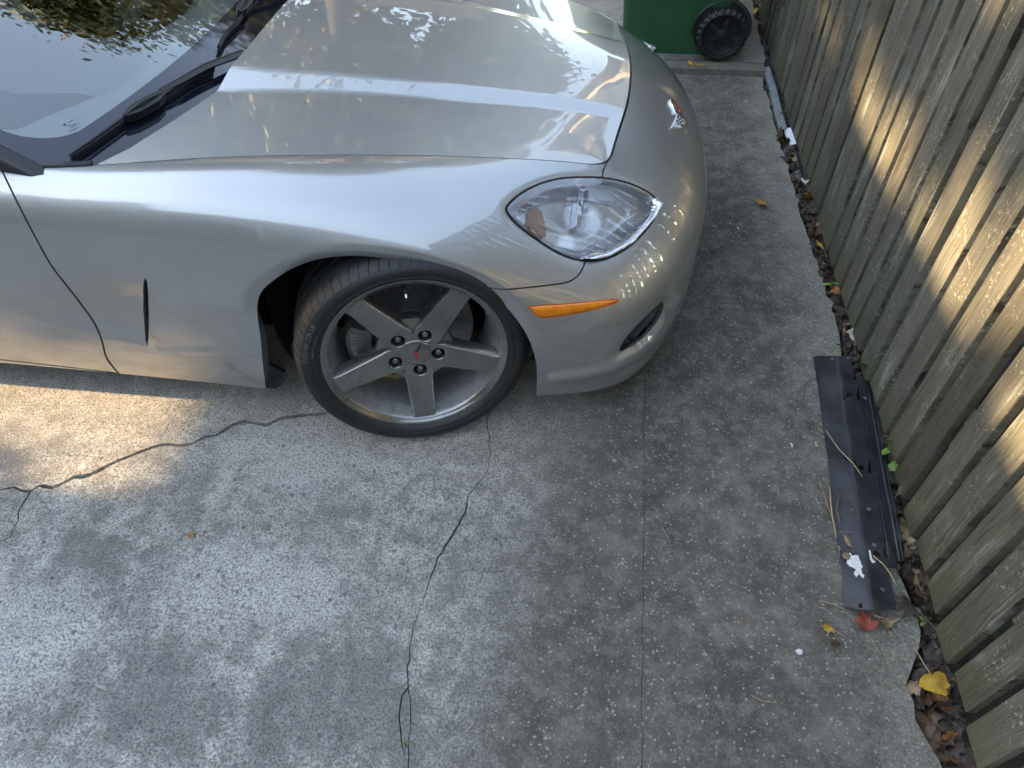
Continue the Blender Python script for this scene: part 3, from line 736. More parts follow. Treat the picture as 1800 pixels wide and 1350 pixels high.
pl2 = np.column_stack([XX.ravel(), aw.ravel()])
D2 = np.full(len(pl2), 9.); DEL = np.zeros(len(pl2))
zi = lambda x, w: None
# match the bonnet's rim to the wing and nose: spread the height difference inward
ix = np.clip(np.searchsorted(xg, edge_xw[:, 0]), 1, len(xg) - 1); iw = np.clip(np.searchsorted(wg, edge_xw[:, 1]), 1, len(wg) - 1)
fx = (edge_xw[:, 0] - xg[ix - 1]) / (xg[ix] - xg[ix - 1]); fw = (edge_xw[:, 1] - wg[iw - 1]) / (wg[iw] - wg[iw - 1])
z0 = (ZZ[ix - 1, iw - 1] * (1 - fx) * (1 - fw) + ZZ[ix, iw - 1] * fx * (1 - fw) + ZZ[ix - 1, iw] * (1 - fx) * fw + ZZ[ix, iw] * fx * fw)
delta = edge_z - z0
sub = slice(0, None, 5)
num = np.zeros(len(pl2)); den = np.zeros(len(pl2)); dmin = np.full(len(pl2), 9.)
for (ax_, aw_), dl in zip(edge_xw[sub], delta[sub]):
    d2 = (pl2[:, 0] - ax_) ** 2 + (pl2[:, 1] - aw_) ** 2; wgt = 1 / (d2 + 1e-5) ** 1.5; num += wgt * dl; den += wgt; dmin = np.minimum(dmin, d2)
hv[:, 2] += num / den * np.exp(-dmin / .16 ** 2)
hi = np.arange(len(xg) * len(wg)).reshape(len(xg), len(wg)); hq = np.stack([hi[:-1, :-1], hi[1:, :-1], hi[1:, 1:], hi[:-1, 1:]], -1).reshape(-1, 4)
hood = TM(hv, np.vstack([hq[:, [0, 2, 1]], hq[:, [0, 3, 2]]]))
if hood.normals()[:, 2].mean() < 0: hood.F = hood.F[:, ::-1]
f = sd_poly(np.column_stack([hood.V[:, 0], YC - hood.V[:, 1]]), HPOLY)
hood_in, _ = hood.cut(f - .0026 - .0042 * sstep(hood.V[:, 0], -.02, .04))
V_, F_ = flange(hood_in, .016); mesh('bonnet', V_, F_, 'silver_paint', car)
hb = TM(hood.V[:, :] - [0, 0, .03], hood.F); f = sd_poly(np.column_stack([hb.V[:, 0], YC - hb.V[:, 1]]), HPOLY); hb, _ = hb.cut(f + .01)
mesh('bonnet_liner', hb.V, hb.F, 'black_gap', car)

# ---- windscreen, cowl, wipers, cabin
def glass(w, t_):
    """w lateral (+ near side), t_ metres back from the foot"""
    s_ = w / (.815 - .14 * t_)
    x_ = -1.0 - .235 * np.abs(s_) ** 2.2 - t_
    z_ = .764 + .50 * t_ - .07 * t_ * t_ - .012 * np.abs(s_) ** 2
    return np.stack([x_, YC - w, z_], -1)
gs = np.linspace(-1, 1, 150); gt = np.linspace(-.06, .80, 120)
SS, TT = np.meshgrid(gs, gt, indexing='ij'); GV = glass(SS * (.815 - .14 * TT), TT).reshape(-1, 3)
gi = np.arange(150 * 120).reshape(150, 120); gq = np.stack([gi[:-1, :-1], gi[1:, :-1], gi[1:, 1:], gi[:-1, 1:]], -1).reshape(-1, 4)
gl = TM(GV, np.vstack([gq[:, [0, 1, 2]], gq[:, [0, 2, 3]]]))
if gl.normals()[:, 2].mean() < 0: gl.F = gl.F[:, ::-1]
# printed black border: a band along the foot and the pillars
s_all = np.abs((YC - gl.V[:, 1])) / .815
tv = np.interp(np.arange(len(gl.V)) % 120, np.arange(120), gt); sv = np.repeat(np.abs(gs), 120)
kx = .135 + .0 * sv
fr = np.minimum.reduce([(tv - .128 + .055 * sv ** 2) * 1.0, (.945 - sv) * .8, (.76 - tv)])
rnd = np.hypot(np.clip(.10 - (tv - .128 + .055 * sv ** 2), 0, None), np.clip(.10 - (.945 - sv) * .8, 0, None)); fr = np.where(rnd > 0, np.minimum(fr, .10 - rnd), fr)
clear, frit = gl.cut(fr)
ws = mesh('windscreen', clear.V, clear.F, 'windshield_glass', car); mesh('black_border', frit.V, frit.F, 'frit_black', ws)
GP = gl.px(); GN = gl.normals()
def gsurf(x, y, h=0):
    k = np.argmin((GP[:, 0] - x) ** 2 + (GP[:, 1] - y) ** 2); return gl.V[k] + GN[k] * h
# tiny maker's stamp near the lower corner of the glass
mb = MB()
for (x0, y0, w) in ((119, 217, 10), (119, 221, 17), (121, 225, 14), (123, 229, 12)):
    a = gsurf(x0, y0, .0006); b = gsurf(x0 + w, y0 - w * .22, .0006); ax = (b - a); L_ = np.linalg.norm(ax); ax /= L_
    n_ = np.array([.35, -.1, .93]); sd_ = np.cross(n_, ax); sd_ /= np.linalg.norm(sd_)
    k = 0
    while k < L_: mb.box(a + ax * (k + .001), .0017 + .001 * random.random(), .0024, .0003, (ax, sd_, np.cross(ax, sd_))); k += .0038
a = gsurf(110, 221, .0006); mb.box(a, .007, .007, .0003)
mb.build('glass_stamp', 'black_enamel', ws)
def wiper(blade, arm, knuckle, r=.0075):
    root = thing('wiper', None, None); root.parent = car; root.matrix_parent_inverse = car.matrix_world.inverted()
    up = np.array([.42, 0, .9])
    bp = [gsurf(x, y, .016) for x, y in blade]
    mb = MB().tube(bp, [r * .8] + [r] * (len(bp) - 2) + [r * .7], 6, True, .8, up); mb.build('blade', 'wiper_plastic', root, True, 50)
    bp = [gsurf(x, y, .005) for x, y in blade]; MB().tube(bp, .003, 4, True, 1.8, up).build('rubber_edge', 'black_rubber', root)
    fin = [gsurf(x, y, .026) + np.array([.004, -.004, 0]) for x, y in blade]; MB().tube(fin[:2] + fin[2:], .0025, 4, True, 1.6, up).build('blade_spoiler', 'wiper_plastic', root)
    ap = [gsurf(x, y, h) for x, y, h in arm]; MB().tube(ap, [.0075, .0095, .011, .0125][:len(ap)], 8, True, .55, up).build('arm', 'wiper_plastic', root, True, 45)
    a = gsurf(*knuckle[0], .024); b = gsurf(*knuckle[1], .024); ax = b - a; L_ = np.linalg.norm(ax); ax /= L_; sd_ = np.cross(up, ax); sd_ /= np.linalg.norm(sd_); n_ = np.cross(ax, sd_)
    mb = MB().prism([(-L_ / 2, -.006), (-L_ / 4, -.015), (L_ / 4, -.017), (L_ / 2, -.008), (L_ / 2, .008), (L_ / 4, .014), (-L_ / 4, .015), (-L_ / 2, .006)], (a + b) / 2 - n_ * .012, (ax, sd_, n_), .026)
    o = mb.build('knuckle', 'wiper_plastic', root); bv = o.modifiers.new('bevel', 'BEVEL'); bv.width = .003; bv.segments = 2
    mb = MB().tube([a + n_ * .012, (a + b) / 2 + n_ * .022, b + n_ * .012], .0035, 6, True, 1, up); mb.build('clip', 'black_rubber', root)
    return root
wiper([(125, 279), (160, 256), (195, 233), (230, 211), (262, 193), (300, 170), (340, 147), (372, 131)], [(285, 178, .034), (318, 157, .036), (362, 134, .036), (425, 108, .03)], ((221, 217), (286, 180)))
wiper([(382, 90), (398, 68), (415, 45), (432, 20), (445, 0), (470, -35), (500, -70)], [(430, 20, .036), (446, 3, .036), (480, -6, .034), (520, -20, .03)], ((418, 38), (438, 10)), .0065)
# cowl under the bonnet's rear edge
cv = []; cf = []
for i, s_ in enumerate(np.linspace(-.97, .97, 41)):
    w = s_ * .80; p = glass(np.array(w), np.array(-.03)); cv += [(p[0] + .22, p[1], .70), (p[0] - .03, p[1], .735)]
for i in range(40): cf.append((2 * i, 2 * i + 2, 2 * i + 3, 2 * i + 1))
mesh('cowl', cv, cf, 'black_plastic', car)
# pillars, roof, side glass, tail deck
for sgn in (1, -1):
    fl2 = lambda p: (p[0], YC + (p[1] - YC) * sgn, p[2])
    foot = [glass(np.array((.815 - .14 * t_) * 1.0), np.array(t_)) for t_ in np.linspace(-.02, .80, 12)]
    V_ = []; F_ = []
    for p in foot:
        p = np.asarray(p); V_ += [fl2(p + [.0, .014, .004]), fl2(p + [-.002, -.012, .007]), fl2(p + [-.008, -.024, -.004]), fl2(p + [-.012, -.028, -.03])]
    for i in range(11):
        for j in range(3): a = i * 4 + j; F_.append((a, a + 1, a + 5, a + 4) if sgn < 0 else (a + 4, a + 5, a + 1, a))
    mesh('windscreen_pillar', V_, F_, 'black_plastic', car)
    V_ = []; F_ = []
    for i, k in enumerate(np.linspace(0, 1, 16)):
        x_ = -1.27 - 2.0 * k; tp = min(.78, -1.275 - x_); zt = .752 + .5 * tp - .07 * tp * tp - .012 - .32 * max(0, k - .4) ** 1.4
        V_ += [fl2((x_, YC - .82 - .01 * k, min(.775 + .07 * k, zt - .002))), fl2((x_, YC - (.815 - .14 * tp) - .012, zt))]
    for i in range(15): F_.append((2 * i, 2 * i + 1, 2 * i + 3, 2 * i + 2))
    mesh('side_window', V_, F_, 'window_glass', car)
    ks = [int(np.argmin(np.abs(E0[:, 0] - xq))) for xq in (-1.172, -1.25, -1.35, -1.5, -1.7, -1.95, -2.2)]
    seal = [fl2((E0[k][0], E0[k][1] + .009, E0[k][2] + .001)) for k in ks]
    MB().tube(seal, .010, 6, True, .7).build('window_seal', 'black_rubber', car, True)
V_ = []; F_ = []
for i, k in enumerate(np.linspace(0, 1, 24)):
    x_ = -1.78 - 1.95 * k; zt = 1.145 + .06 * math.sin(math.pi * min(1, k * 1.6)) - .30 * max(0, k - .25) ** 1.3
    for j, s_ in enumerate(np.linspace(-1, 1, 17)): V_.append((x_, YC + s_ * (.68 - .05 * k), zt - .05 * abs(s_) ** 2.5))
for i in range(23):
    for j in range(16): a = i * 17 + j; F_.append((a, a + 1, a + 18, a + 17))
mesh('roof', V_, F_, 'silver_paint', car)
# dashboard, seats, steering wheel
V_ = []; F_ = []
for i, k in enumerate(np.linspace(0, 1, 14)):
    for j, s_ in enumerate(np.linspace(-1, 1, 41)):
        w = s_ * .74; x_ = -1.0 - .20 * s_ * s_ - .04 - k * (.36 + .05 * math.cos(s_ * 6)); zz_ = .735 + .05 * k - .16 * max(0, k - .72) ** 1 * 1.6 + .012 * math.cos(s_ * 9) * k + (.05 * math.exp(-((w + .37) / .17) ** 2) * sstep(k, .4, .8))
        V_.append((x_, YC - w, float(zz_)))
for i in range(13):
    for j in range(40): a = i * 41 + j; F_.append((a, a + 1, a + 42, a + 41))
mesh('dashboard', V_, F_, 'dash_plastic', car)
for w in (.37, -.37):
    seat = MB()
    V_ = []; F_ = []
    prof = [(-1.75, .42), (-1.9, .45), (-2.15, .44), (-2.28, .47), (-2.36, .60), (-2.42, .78), (-2.47, .93), (-2.5, 1.0), (-2.56, 1.0)]
    for x_, z_ in prof:
        for j, s_ in enumerate(np.linspace(-1, 1, 13)): V_.append((x_ + .05 * abs(s_) ** 3, YC - w + s_ * (.24 - .10 * sstep(z_, .75, 1.0)), z_ + .035 * abs(s_) ** 3))
    for i in range(len(prof) - 1):
        for j in range(12): a = i * 13 + j; F_.append((a, a + 1, a + 14, a + 13))
    mesh('seat', V_, F_, 'dash_plastic', car)
sw = MB(); cc = np.array([-1.62, YC + .37, .72]); na = np.array([-.9, 0, .43]); na /= np.linalg.norm(na); aa = np.array([0, 1., 0]); bb = np.cross(na, aa)
ring = [cc + .185 * (aa * math.cos(th) + bb * math.sin(th)) for th in np.linspace(0, 2 * math.pi, 33)]
sw.tube(ring, .016, 8, False); 
for th in (.3, math.pi - .3, -math.pi / 2): sw.tube([cc, cc + .18 * (aa * math.cos(th) + bb * math.sin(th))], [.03, .014], 6)
sw.build('steering_wheel', 'cabin_cloth', car, True)
mesh('cabin_floor', [(-1.1, YC - .78, .30), (-1.1, YC + .78, .30), (-3.0, YC + .78, .30), (-3.0, YC - .78, .30), (-1.0, YC - .78, .70), (-1.0, YC + .78, .70), (-3.0, YC - .78, .8), (-3.0, YC + .78, .8)], [(0, 1, 2, 3), (0, 4, 5, 1), (3, 2, 7, 6)], 'cabin_cloth', car, False)
# underbody
mesh('underbody', [(-3.6, YC - .80, .17), (.20, YC - .60, .17), (.20, YC + .60, .17), (-3.6, YC + .80, .17), (-.9, YC - .55, .17)], [(0, 1, 2, 3)], 'under_black', car, False)

# ---- wheel well liner
th = np.linspace(-.35, math.pi + .35, 40); V_ = []; F_ = []
for k, yy in enumerate((1.285, 1.40, 1.60, 1.75)):
    rr = (.350, .385, .385, .385)[k]
    for a in th:
        x_ = -.478 + (rr + .012) * math.cos(a); V_.append((x_, max(yy, float(np.interp(x_, [-.9, -.6, -.35, -.2, -.05], [1.335, 1.33, 1.345, 1.39, 1.42]))), .305 + rr * math.sin(a)))
for k in range(3):
    for i in range(39): a = k * 40 + i; F_.append((a, a + 1, a + 41, a + 40))
V_.append((-.478, 1.75, .32)); F_ += [(120 + i, 120 + i + 1, 160) for i in range(39)]
mesh('wheel_arch_liner', V_, F_, 'under_black', car); mesh('wheel_arch_liner', [(x_, 2 * YC - y_, z_) for x_, y_, z_ in V_], F_, 'under_black', car)
# flap behind the tyre
fv = [at(470, 640, y=1.30), at(500, 655, y=1.33), at(497, 676, y=1.31), at(486, 683, y=1.30), at(462, 682, y=1.285)]
mb = MB().add([tuple(p) for p in fv] + [(p[0], p[1] + .012, p[2]) for p in fv], [(0, 1, 2, 3, 4), (9, 8, 7, 6, 5)] + [(i, 5 + i, 5 + (i + 1) % 5, (i + 1) % 5) for i in range(5)]); mb.build('air_flap', 'black_plastic', car)

# ---- front wheel
WS = 1.02; WC = np.array([-.4246, 1.2621, .313]); psi, cam_ = .2923, .0946
WN = np.array([math.sin(psi) * math.cos(cam_), -math.cos(psi) * math.cos(cam_), math.sin(cam_)]); WA = np.array([math.cos(psi), math.sin(psi), 0]); WB = np.cross(WN, WA)
WB = WB * np.sign(WB[2]); WB /= np.linalg.norm(WB)
def wf(p): return WC + WS * (WA * p[0] + WB * p[1]) + WN * p[2]
def rmap(r_): return r_ if r_ < .2425 else .2425 + (r_ - .2425) * .785
def wpx(x, y, dz=-.015):
    r = RW @ np.array([x - CX, y - CY, FPX]); c0 = WC + WN * dz; t_ = ((c0 - EYE) @ WN) / (r @ WN); q_ = EYE + r * t_ - c0; return q_ @ WA / WS, q_ @ WB / WS
flipw = np.dot(np.cross(WA, WB), WN)
def wheel_parts(frame, root):
    # tyre with tread blocks
    prof = [(.230, -.010), (.2395, .002), (.2425, .008), (.250, .0145), (.258, .0175), (.262, .0165), (.268, .0195), (.279, .0205), (.290, .018), (.2945, .0150), (.2955, .0158), (.302, .011), (.310, .002), (.3165, -.008), (.3210, -.020), (.3232, -.033)]
    tread = [(.3236, -.040), (.3175, -.0405), (.3175, -.0475), (.3242, -.048), (.3255, -.064), (.3258, -.076), (.3185, -.0765), (.3185, -.0865), (.326, -.087), (.3262, -.1065), (.3262, -.126), (.3185, -.1265), (.3185, -.1365), (.3258, -.137), (.3255, -.15), (.3242, -.165), (.3175, -.1655), (.3175, -.1725), (.3236, -.173)]
    back = [(.3232, -.18), (.3210, -.193), (.3165, -.205), (.310, -.215), (.302, -.224), (.290, -.231), (.279, -.2335), (.262, -.23), (.2425, -.222), (.235, -.21)]
    prof = prof + tread + back; npit = 74; sub_ = [0, .10, .135, .165, .20, .5, .75]
    angs = [(k + s_) / npit * 2 * math.pi for k in range(npit) for s_ in sub_]; V_ = []
    for ia, a in enumerate(angs):
        ph = ia % len(sub_)
        for jj, (r_, z_) in enumerate(prof):
            cut = ph in (2, 3) and ((.300 < r_ < .3243 and z_ > -.034) or (.300 < r_ < .3233 and z_ < -.178) or (.3236 <= r_ and z_ < -.048 and z_ > -.166))
            rr = r_ - (.0055 if cut and r_ > .318 else 0); zz_ = z_ - (.003 if cut and r_ < .318 and z_ > -.1 else 0)
            lean = (.04 * (z_ + .034) / .05 if z_ > -.034 and r_ > .295 else (-(z_ + .1065) * .55 if r_ > .323 else 0))
            rr = rmap(rr); V_.append(frame((rr * math.cos(a + lean), rr * math.sin(a + lean), zz_)))
    m_ = len(prof); F_ = []
    for i in range(len(angs)):
        for j in range(m_ - 1): F_.append((i * m_ + j, ((i + 1) % len(angs)) * m_ + j, ((i + 1) % len(angs)) * m_ + j + 1, i * m_ + j + 1))
    mesh('tyre', V_, F_, 'tyre_rubber', root, True, 38)
    rp = [(.2300, -.012), (.2408, -.002), (.2412, .002), (.2395, .0042), (.2355, .0030), (.2330, -.001), (.2290, -.0035), (.2240, -.0060), (.2222, -.010), (.2205, -.020), (.2140, -.040), (.2060, -.062), (.2020, -.085), (.2010, -.14), (.2100, -.19), (.2300, -.205), (.2405, -.212)]
    MB().lathe(rp, 120, frame).build('rim', 'rim_bright', root, True, 45)
    # rim lip, dull
    return
wheel = thing('wheel', None, None, tuple(WC)); wheel.parent = car; wheel.matrix_parent_inverse = car.matrix_world.inverted()
wheel['label'] = 'front wheel turned inward with scuffed five-spoke rim'
wheel_parts(wf, wheel)
MB().lathe([(.2415, -.001), (.2420, .0025), (.2400, .0050), (.2350, .0040), (.2325, .0005), (.2285, -.0024), (.2236, -.0046), (.2222, -.0075)], 120, wf).build('rim_lip', 'wheel_metal', wheel, True, 60)
ax_, ay_ = wpx(747, 733, -.005); A0 = math.atan2(ay_, ax_)
# star-shaped spoke face with lug pockets
NSP = 5; star = []
def rot(p, a): return (p[0] * math.cos(a) - p[1] * math.sin(a), p[0] * math.sin(a) + p[1] * math.cos(a))
for k in range(NSP):
    a = A0 + k * 2 * math.pi / NSP
    sp = [(.069, -.0365), (.085, -.0335), (.12, -.0315), (.16, -.0290), (.20, -.0265), (.214, -.0268), (.2275, -.031), (.2285, -.012), (.229, .012), (.2275, .031), (.214, .0268), (.20, .0265), (.16, .0290), (.12, .0315), (.085, .0335), (.069, .0365)]
    star += [rot(p, a) for p in sp]; star.append(rot((.060, 0), a + math.pi / NSP))
star = np.array(star)
lugs = [rot((.0603, 0), A0 + k * 2 * math.pi / NSP + .10) for k in range(NSP)]
def zface(r): return np.interp(r, [0, .03, .07, .12, .17, .21, .23], [-.0185, -.0185, -.0175, -.0135, -.0095, -.006, -.0048])
def star_face():
    verts = []; edges = []
    def loop(P_):
        b = len(verts); verts.extend([Vector((float(x), float(y))) for x, y in P_]); n = len(P_); edges.extend([(b + i, b + (i + 1) % n) for i in range(n)])
    Q_ = np.vstack([np.linspace(star[i], star[(i + 1) % len(star)], 3)[:-1] for i in range(len(star))]); loop(Q_)
    holes = []
    for cx_, cy_ in lugs:
        h_ = [(cx_ + .0195 * math.cos(t_), cy_ + .0195 * math.sin(t_)) for t_ in np.linspace(0, 2 * math.pi, 28, endpoint=False)]; holes.append(h_)
        loop(h_)
    gx = np.arange(-.23, .23, .012); G = np.array([(a, b) for a in gx for b in gx]); ok = sd_poly(G, Q_) > .005
    for h_ in holes: ok &= np.abs(sd_poly(G, h_)) > .004
    verts.extend([Vector((float(a), float(b))) for a, b in G[ok]])
    vo, eo, fo, *_ = geometry.delaunay_2d_cdt(verts, edges, [], 0, 1e-7)
    vo = np.array([(v_.x, v_.y) for v_ in vo]); fo = np.array([f_ for f_ in fo if len(f_) == 3]); cen = vo[fo].mean(1); keep = sd_poly(cen, Q_) > 0
    for h_ in holes: keep &= sd_poly(cen, h_) < 0
    tm = TM(np.column_stack([vo, zface(np.hypot(vo[:, 0], vo[:, 1]))]), fo[keep]).clean()
    if tm.normals()[:, 2].mean() < 0: tm.F = tm.F[:, ::-1]
    return tm
tm = star_face(); bd = tm.boundary(); V_ = list(tm.V); F_ = [tuple(f_) for f_ in tm.F]; mp_ = {}
outw = {}
for a, b in bd:
    e = tm.V[b] - tm.V[a]; n2 = np.array([e[1], -e[0], 0]); n2 /= np.linalg.norm(n2) + 1e-12
    for q_ in (a, b): outw.setdefault(q_, []).append(n2)
for a, b in bd:
    for q_ in (a, b):
        if q_ not in mp_:
            p = tm.V[q_]; n2 = np.mean(outw[q_], 0); ishole = min(math.hypot(p[0] - c[0], p[1] - c[1]) for c in lugs) < .0205
            mp_[q_] = list(range(len(V_), len(V_) + 3))
            if ishole: V_ += [p + n2 * .0015 + [0, 0, -.0012], p + n2 * .0035 + [0, 0, -.012], p + n2 * .0045 + [0, 0, -.028]]
            else: V_ += [p + n2 * .0028 + [0, 0, -.0030], p + n2 * .0062 + [0, 0, -.018], p + n2 * .0085 + [0, 0, -.036]]
    c_ = [(a, b)] + [(mp_[a][k], mp_[b][k]) for k in range(3)]
    for (p0, p1), (q0, q1) in zip(c_[:-1], c_[1:]): F_.append((p1, p0, q0, q1))
mesh('spokes', [wf(p) for p in V_], [tuple(reversed(f_)) for f_ in F_] if flipw < 0 else F_, 'wheel_metal', wheel, True, 32)
# webs between the spokes at the hub, and the hub disc
for k in range(NSP):
    a = A0 + (k + .5) * 2 * math.pi / NSP; poly = [rot(p, a) for p in ((.055, -.014), (.098, -.034), (.100, .034), (.055, .014))]
    mb = MB(); mb.add([wf((*poly[0], -.024)), wf((*poly[1], -.036)), wf((*poly[2], -.036)), wf((*poly[3], -.024)), wf((*poly[0], -.05)), wf((poly[1][0] * 1.02, poly[1][1] * 1.02, -.052)), wf((poly[2][0] * 1.02, poly[2][1] * 1.02, -.052)), wf((*poly[3], -.05))], [(0, 1, 2, 3), (1, 5, 6, 2), (0, 4, 5, 1), (3, 2, 6, 7)])
    mb.build('web', 'wheel_metal', wheel)
MB().lathe([(.001, -.0475), (.095, -.050), (.098, -.07)], 48, wf).build('hub_disc', 'under_black', wheel, True)
for cx_, cy_ in lugs:
    mb = MB().lathe([(.0001, -.0215), (.0068, -.0215), (.0088, -.0235), (.0098, -.030), (.0112, -.045)], 6, lambda p: wf((p[0] + cx_, p[1] + cy_, p[2]))); mb.build('lug_nut', 'rotor_iron', wheel)
cap = MB().lathe([(.0001, -.0142), (.020, -.0146), (.036, -.0158), (.0405, -.0170), (.0415, -.0195)], 48, wf); cap = cap.build('centre_cap', 'wheel_metal', wheel, True)
# crossed-flag mark on the cap (traced)
def cap_poly(name, z13, mat, h=.0006):
    pts = [wpx(640 + a / 6.75, 500 + b / 6.75, -.0148) for a, b in z13]; n_ = len(pts); V_ = [wf((x, y, -.0150)) for x, y in pts] + [wf((x, y, -.0132)) for x, y in pts]
    mesh(name, V_, [tuple(range(n_, 2 * n_))] + [(i, (i + 1) % n_, n_ + (i + 1) % n_, n_ + i) for i in range(n_)], mat, cap_root, False)
cap_root = wheel
cap_poly('red_flag', [(585, 795), (612, 808), (640, 812), (640, 850), (630, 888), (612, 882), (606, 840)], 'red_enamel')
for q_ in ([(605, 795), (635, 765), (645, 775), (630, 798)], [(632, 758), (650, 735), (662, 742), (652, 768)], [(655, 728), (684, 700), (680, 716), (664, 738)], [(640, 780), (652, 772), (650, 785), (640, 790)]): cap_poly('checkered_flag', q_, 'black_enamel')
# valve stem
vx, vy = wpx(712, 508, -.02); r0 = math.hypot(vx, vy); MB().tube([wf((vx * 1.03, vy * 1.03, -.03)), wf((vx * .985, vy * .985, -.018)), wf((vx * .95, vy * .95, -.008))], [.0045, .004, .0045], 8).build('valve_stem', 'black_rubber', wheel, True)
MB().tube([wf((vx * .955, vy * .955, -.0085)), wf((vx * .925, vy * .925, -.001))], [.0048, .0048], 8).build('valve_cap', 'chrome', wheel)
# brake disc, hat and caliper (caliper to the rear)
MB().lathe([(.075, -.128), (.1655, -.128), (.1665, -.130), (.1665, -.158), (.075, -.158)], 96, wf).build('brake_disc', 'rotor_iron', wheel, True, 30)
MB().lathe([(.001, -.084), (.080, -.086), (.088, -.092), (.090, -.128)], 64, wf).build('disc_hat', 'hub_iron', wheel, True, 40)
cx0, cy0 = wpx(628, 608, -.075); ca = math.atan2(cy0, cx0)
V_ = []; prof = []
na_ = 14
for i, a in enumerate(np.linspace(ca - .40, ca + .40, na_)):
    e_ = 1 - abs(i / (na_ - 1) * 2 - 1) ** 6 * .25
    for r_, z_ in ((.105, -.10), (.112, -.072), (.150, -.066), (.176, -.072), (.182, -.10), (.180, -.165), (.108, -.165)):
        rr = .145 + (r_ - .145) * e_; V_.append(wf((rr * math.cos(a), rr * math.sin(a), z_)))
F_ = [tuple(range(7)), tuple((na_ - 1) * 7 + k for k in range(6, -1, -1))]
for i in range(na_ - 1):
    for k in range(7): F_.append((i * 7 + k, i * 7 + (k + 1) % 7, (i + 1) * 7 + (k + 1) % 7, (i + 1) * 7 + k))
cal = mesh('caliper', V_, F_, 'caliper_grey', wheel, False)
def text_mesh(s_, size, ext=.0):
    cu = bpy.data.curves.new('lettering', 'FONT'); cu.body = s_; cu.size = size; cu.align_x = 'CENTER'; cu.align_y = 'CENTER'; cu.extrude = ext; cu.resolution_u = 3
    to = bpy.data.objects.new('lettering_curve', cu); C.objects.link(to); dg = bpy.context.evaluated_depsgraph_get()
    me = bpy.data.meshes.new_from_object(to.evaluated_get(dg)); V_ = np.array([v_.co[:] for v_ in me.vertices]); F_ = [tuple(p.vertices) for p in me.polygons]
    bpy.data.objects.remove(to); bpy.data.curves.remove(cu); bpy.data.meshes.remove(me); return V_, F_
def arc_text(s_, size, rad, ang, z_, mat, name, ext=.0009, sy=1.0, space=1.0):
    """letters on a circle, tops pointing outward, read clockwise"""
    V_, F_ = text_mesh(s_, size, ext); out = []
    for x, y, z0_ in V_:
        a = ang - x * space / rad; r_ = rad + y * sy
        out.append(wf((rmap(r_) * math.cos(a), rmap(r_) * math.sin(a), (z_(r_) if callable(z_) else z_) + z0_)))
    return mesh(name, out, F_, mat, wheel, False)
side_z = lambda r_: np.interp(r_, [.2425, .25, .258, .262, .268, .279, .290, .2945, .302], [.008, .0145, .0175, .0165, .0195, .0205, .018, .015, .011]) + .0006
tx, ty = wpx(545, 590, .018); TA = math.atan2(ty, tx)
arc_text('245/40 ZR18', .024, .284, TA + .10, side_z, 'letter_rubber', 'sidewall_lettering', sy=.9)
tx, ty = wpx(562, 612, .018); TB = math.atan2(ty, tx)
arc_text('RADIAL TUBELESS', .009, .262, TB, side_z, 'letter_rubber', 'sidewall_small_print')
arc_text('CORVETTE', .026, .158, ca + .02, -.0665, 'caliper_text', 'caliper_lettering', .0012, .8, .8)
# plain wheels for the other three corners
def plain_wheel(c, out_y):
    root = thing('wheel', None, None, tuple(c)); root.parent = car; root.matrix_parent_inverse = car.matrix_world.inverted()
    fr_ = lambda p: np.asarray(c) + np.array([p[0], -p[2] * out_y, p[1]])
    prof = [(.235, -.004), (.2425, .008), (.258, .0175), (.279, .0205), (.302, .011), (.3165, -.008), (.3232, -.033), (.326, -.1), (.3232, -.18), (.302, -.224), (.2425, -.222)]
    MB().lathe(prof, 64, fr_).build('tyre', 'tyre_rubber', root, True, 40)
    MB().lathe([(.2415, 0), (.223, -.006), (.2130, -.08), (.211, -.2)], 64, fr_).build('rim', 'rim_bright', root, True, 40)
    mb = MB()
    for k in range(5):
        a = k * 2 * math.pi / 5; mb.prism([rot(p, a) for p in ((.0, -.034), (.228, -.026), (.228, .026), (.0, .034))], fr_((0, 0, -.03)), (fr_((1, 0, 0)) - np.asarray(c), fr_((0, 1, 0)) - np.asarray(c), fr_((0, 0, 1)) - np.asarray(c)), .018 + .0007 * k)
    mb.build('spokes', 'wheel_metal', root)
plain_wheel((-.456, YC + .88, .3265), -1); plain_wheel((-.456 - 2.686, YC - .875, .3265), 1); plain_wheel((-.456 - 2.686, YC + .875, .3265), -1)

# ---- nose emblem: winged red flag and checkered flag (traced onto the nose)
BP0 = proj(BV0); Nb = nrm
def bsurf(x, y, h=0):
    k = np.argmin((BP0[:, 0] - x) ** 2 + (BP0[:, 1] - y) ** 2); return BV0[k] + Nb[k] * h
ec = bsurf(1197, 200); en = Nb[np.argmin((BP0[:, 0] - 1197) ** 2 + (BP0[:, 1] - 200) ** 2)]
emb = thing('emblem', None, None, tuple(ec)); emb.parent = car; emb.matrix_parent_inverse = car.matrix_world.inverted()
def eplane(x, y, h):
    r = RW @ np.array([x - CX, y - CY, FPX]); c0 = ec + en * h; t_ = ((c0 - EYE) @ en) / (r @ en); return EYE + r * t_
def eprism(name, z13, mat, h0, h1):
    pts = [(1140 + a / 13.5, 150 + b / 13.5) for a, b in z13]; n_ = len(pts)
    top = [eplane(x, y, h1) for x, y in pts]; V_ = [p - en * (h1 - h0) for p in top] + top
    return mesh(name, V_, [tuple(range(n_, 2 * n_)), tuple(range(n_ - 1, -1, -1))] + [(i, (i + 1) % n_, n_ + (i + 1) % n_, n_ + i) for i in range(n_)], mat, emb, False)
eprism('chrome_wing', [(535, 312), (585, 308), (608, 375), (640, 450), (682, 575), (722, 632), (835, 735), (935, 838), (968, 855), (950, 905), (900, 882), (830, 805), (700, 695), (643, 645), (588, 485), (528, 385)], 'chrome', -.012, .005)
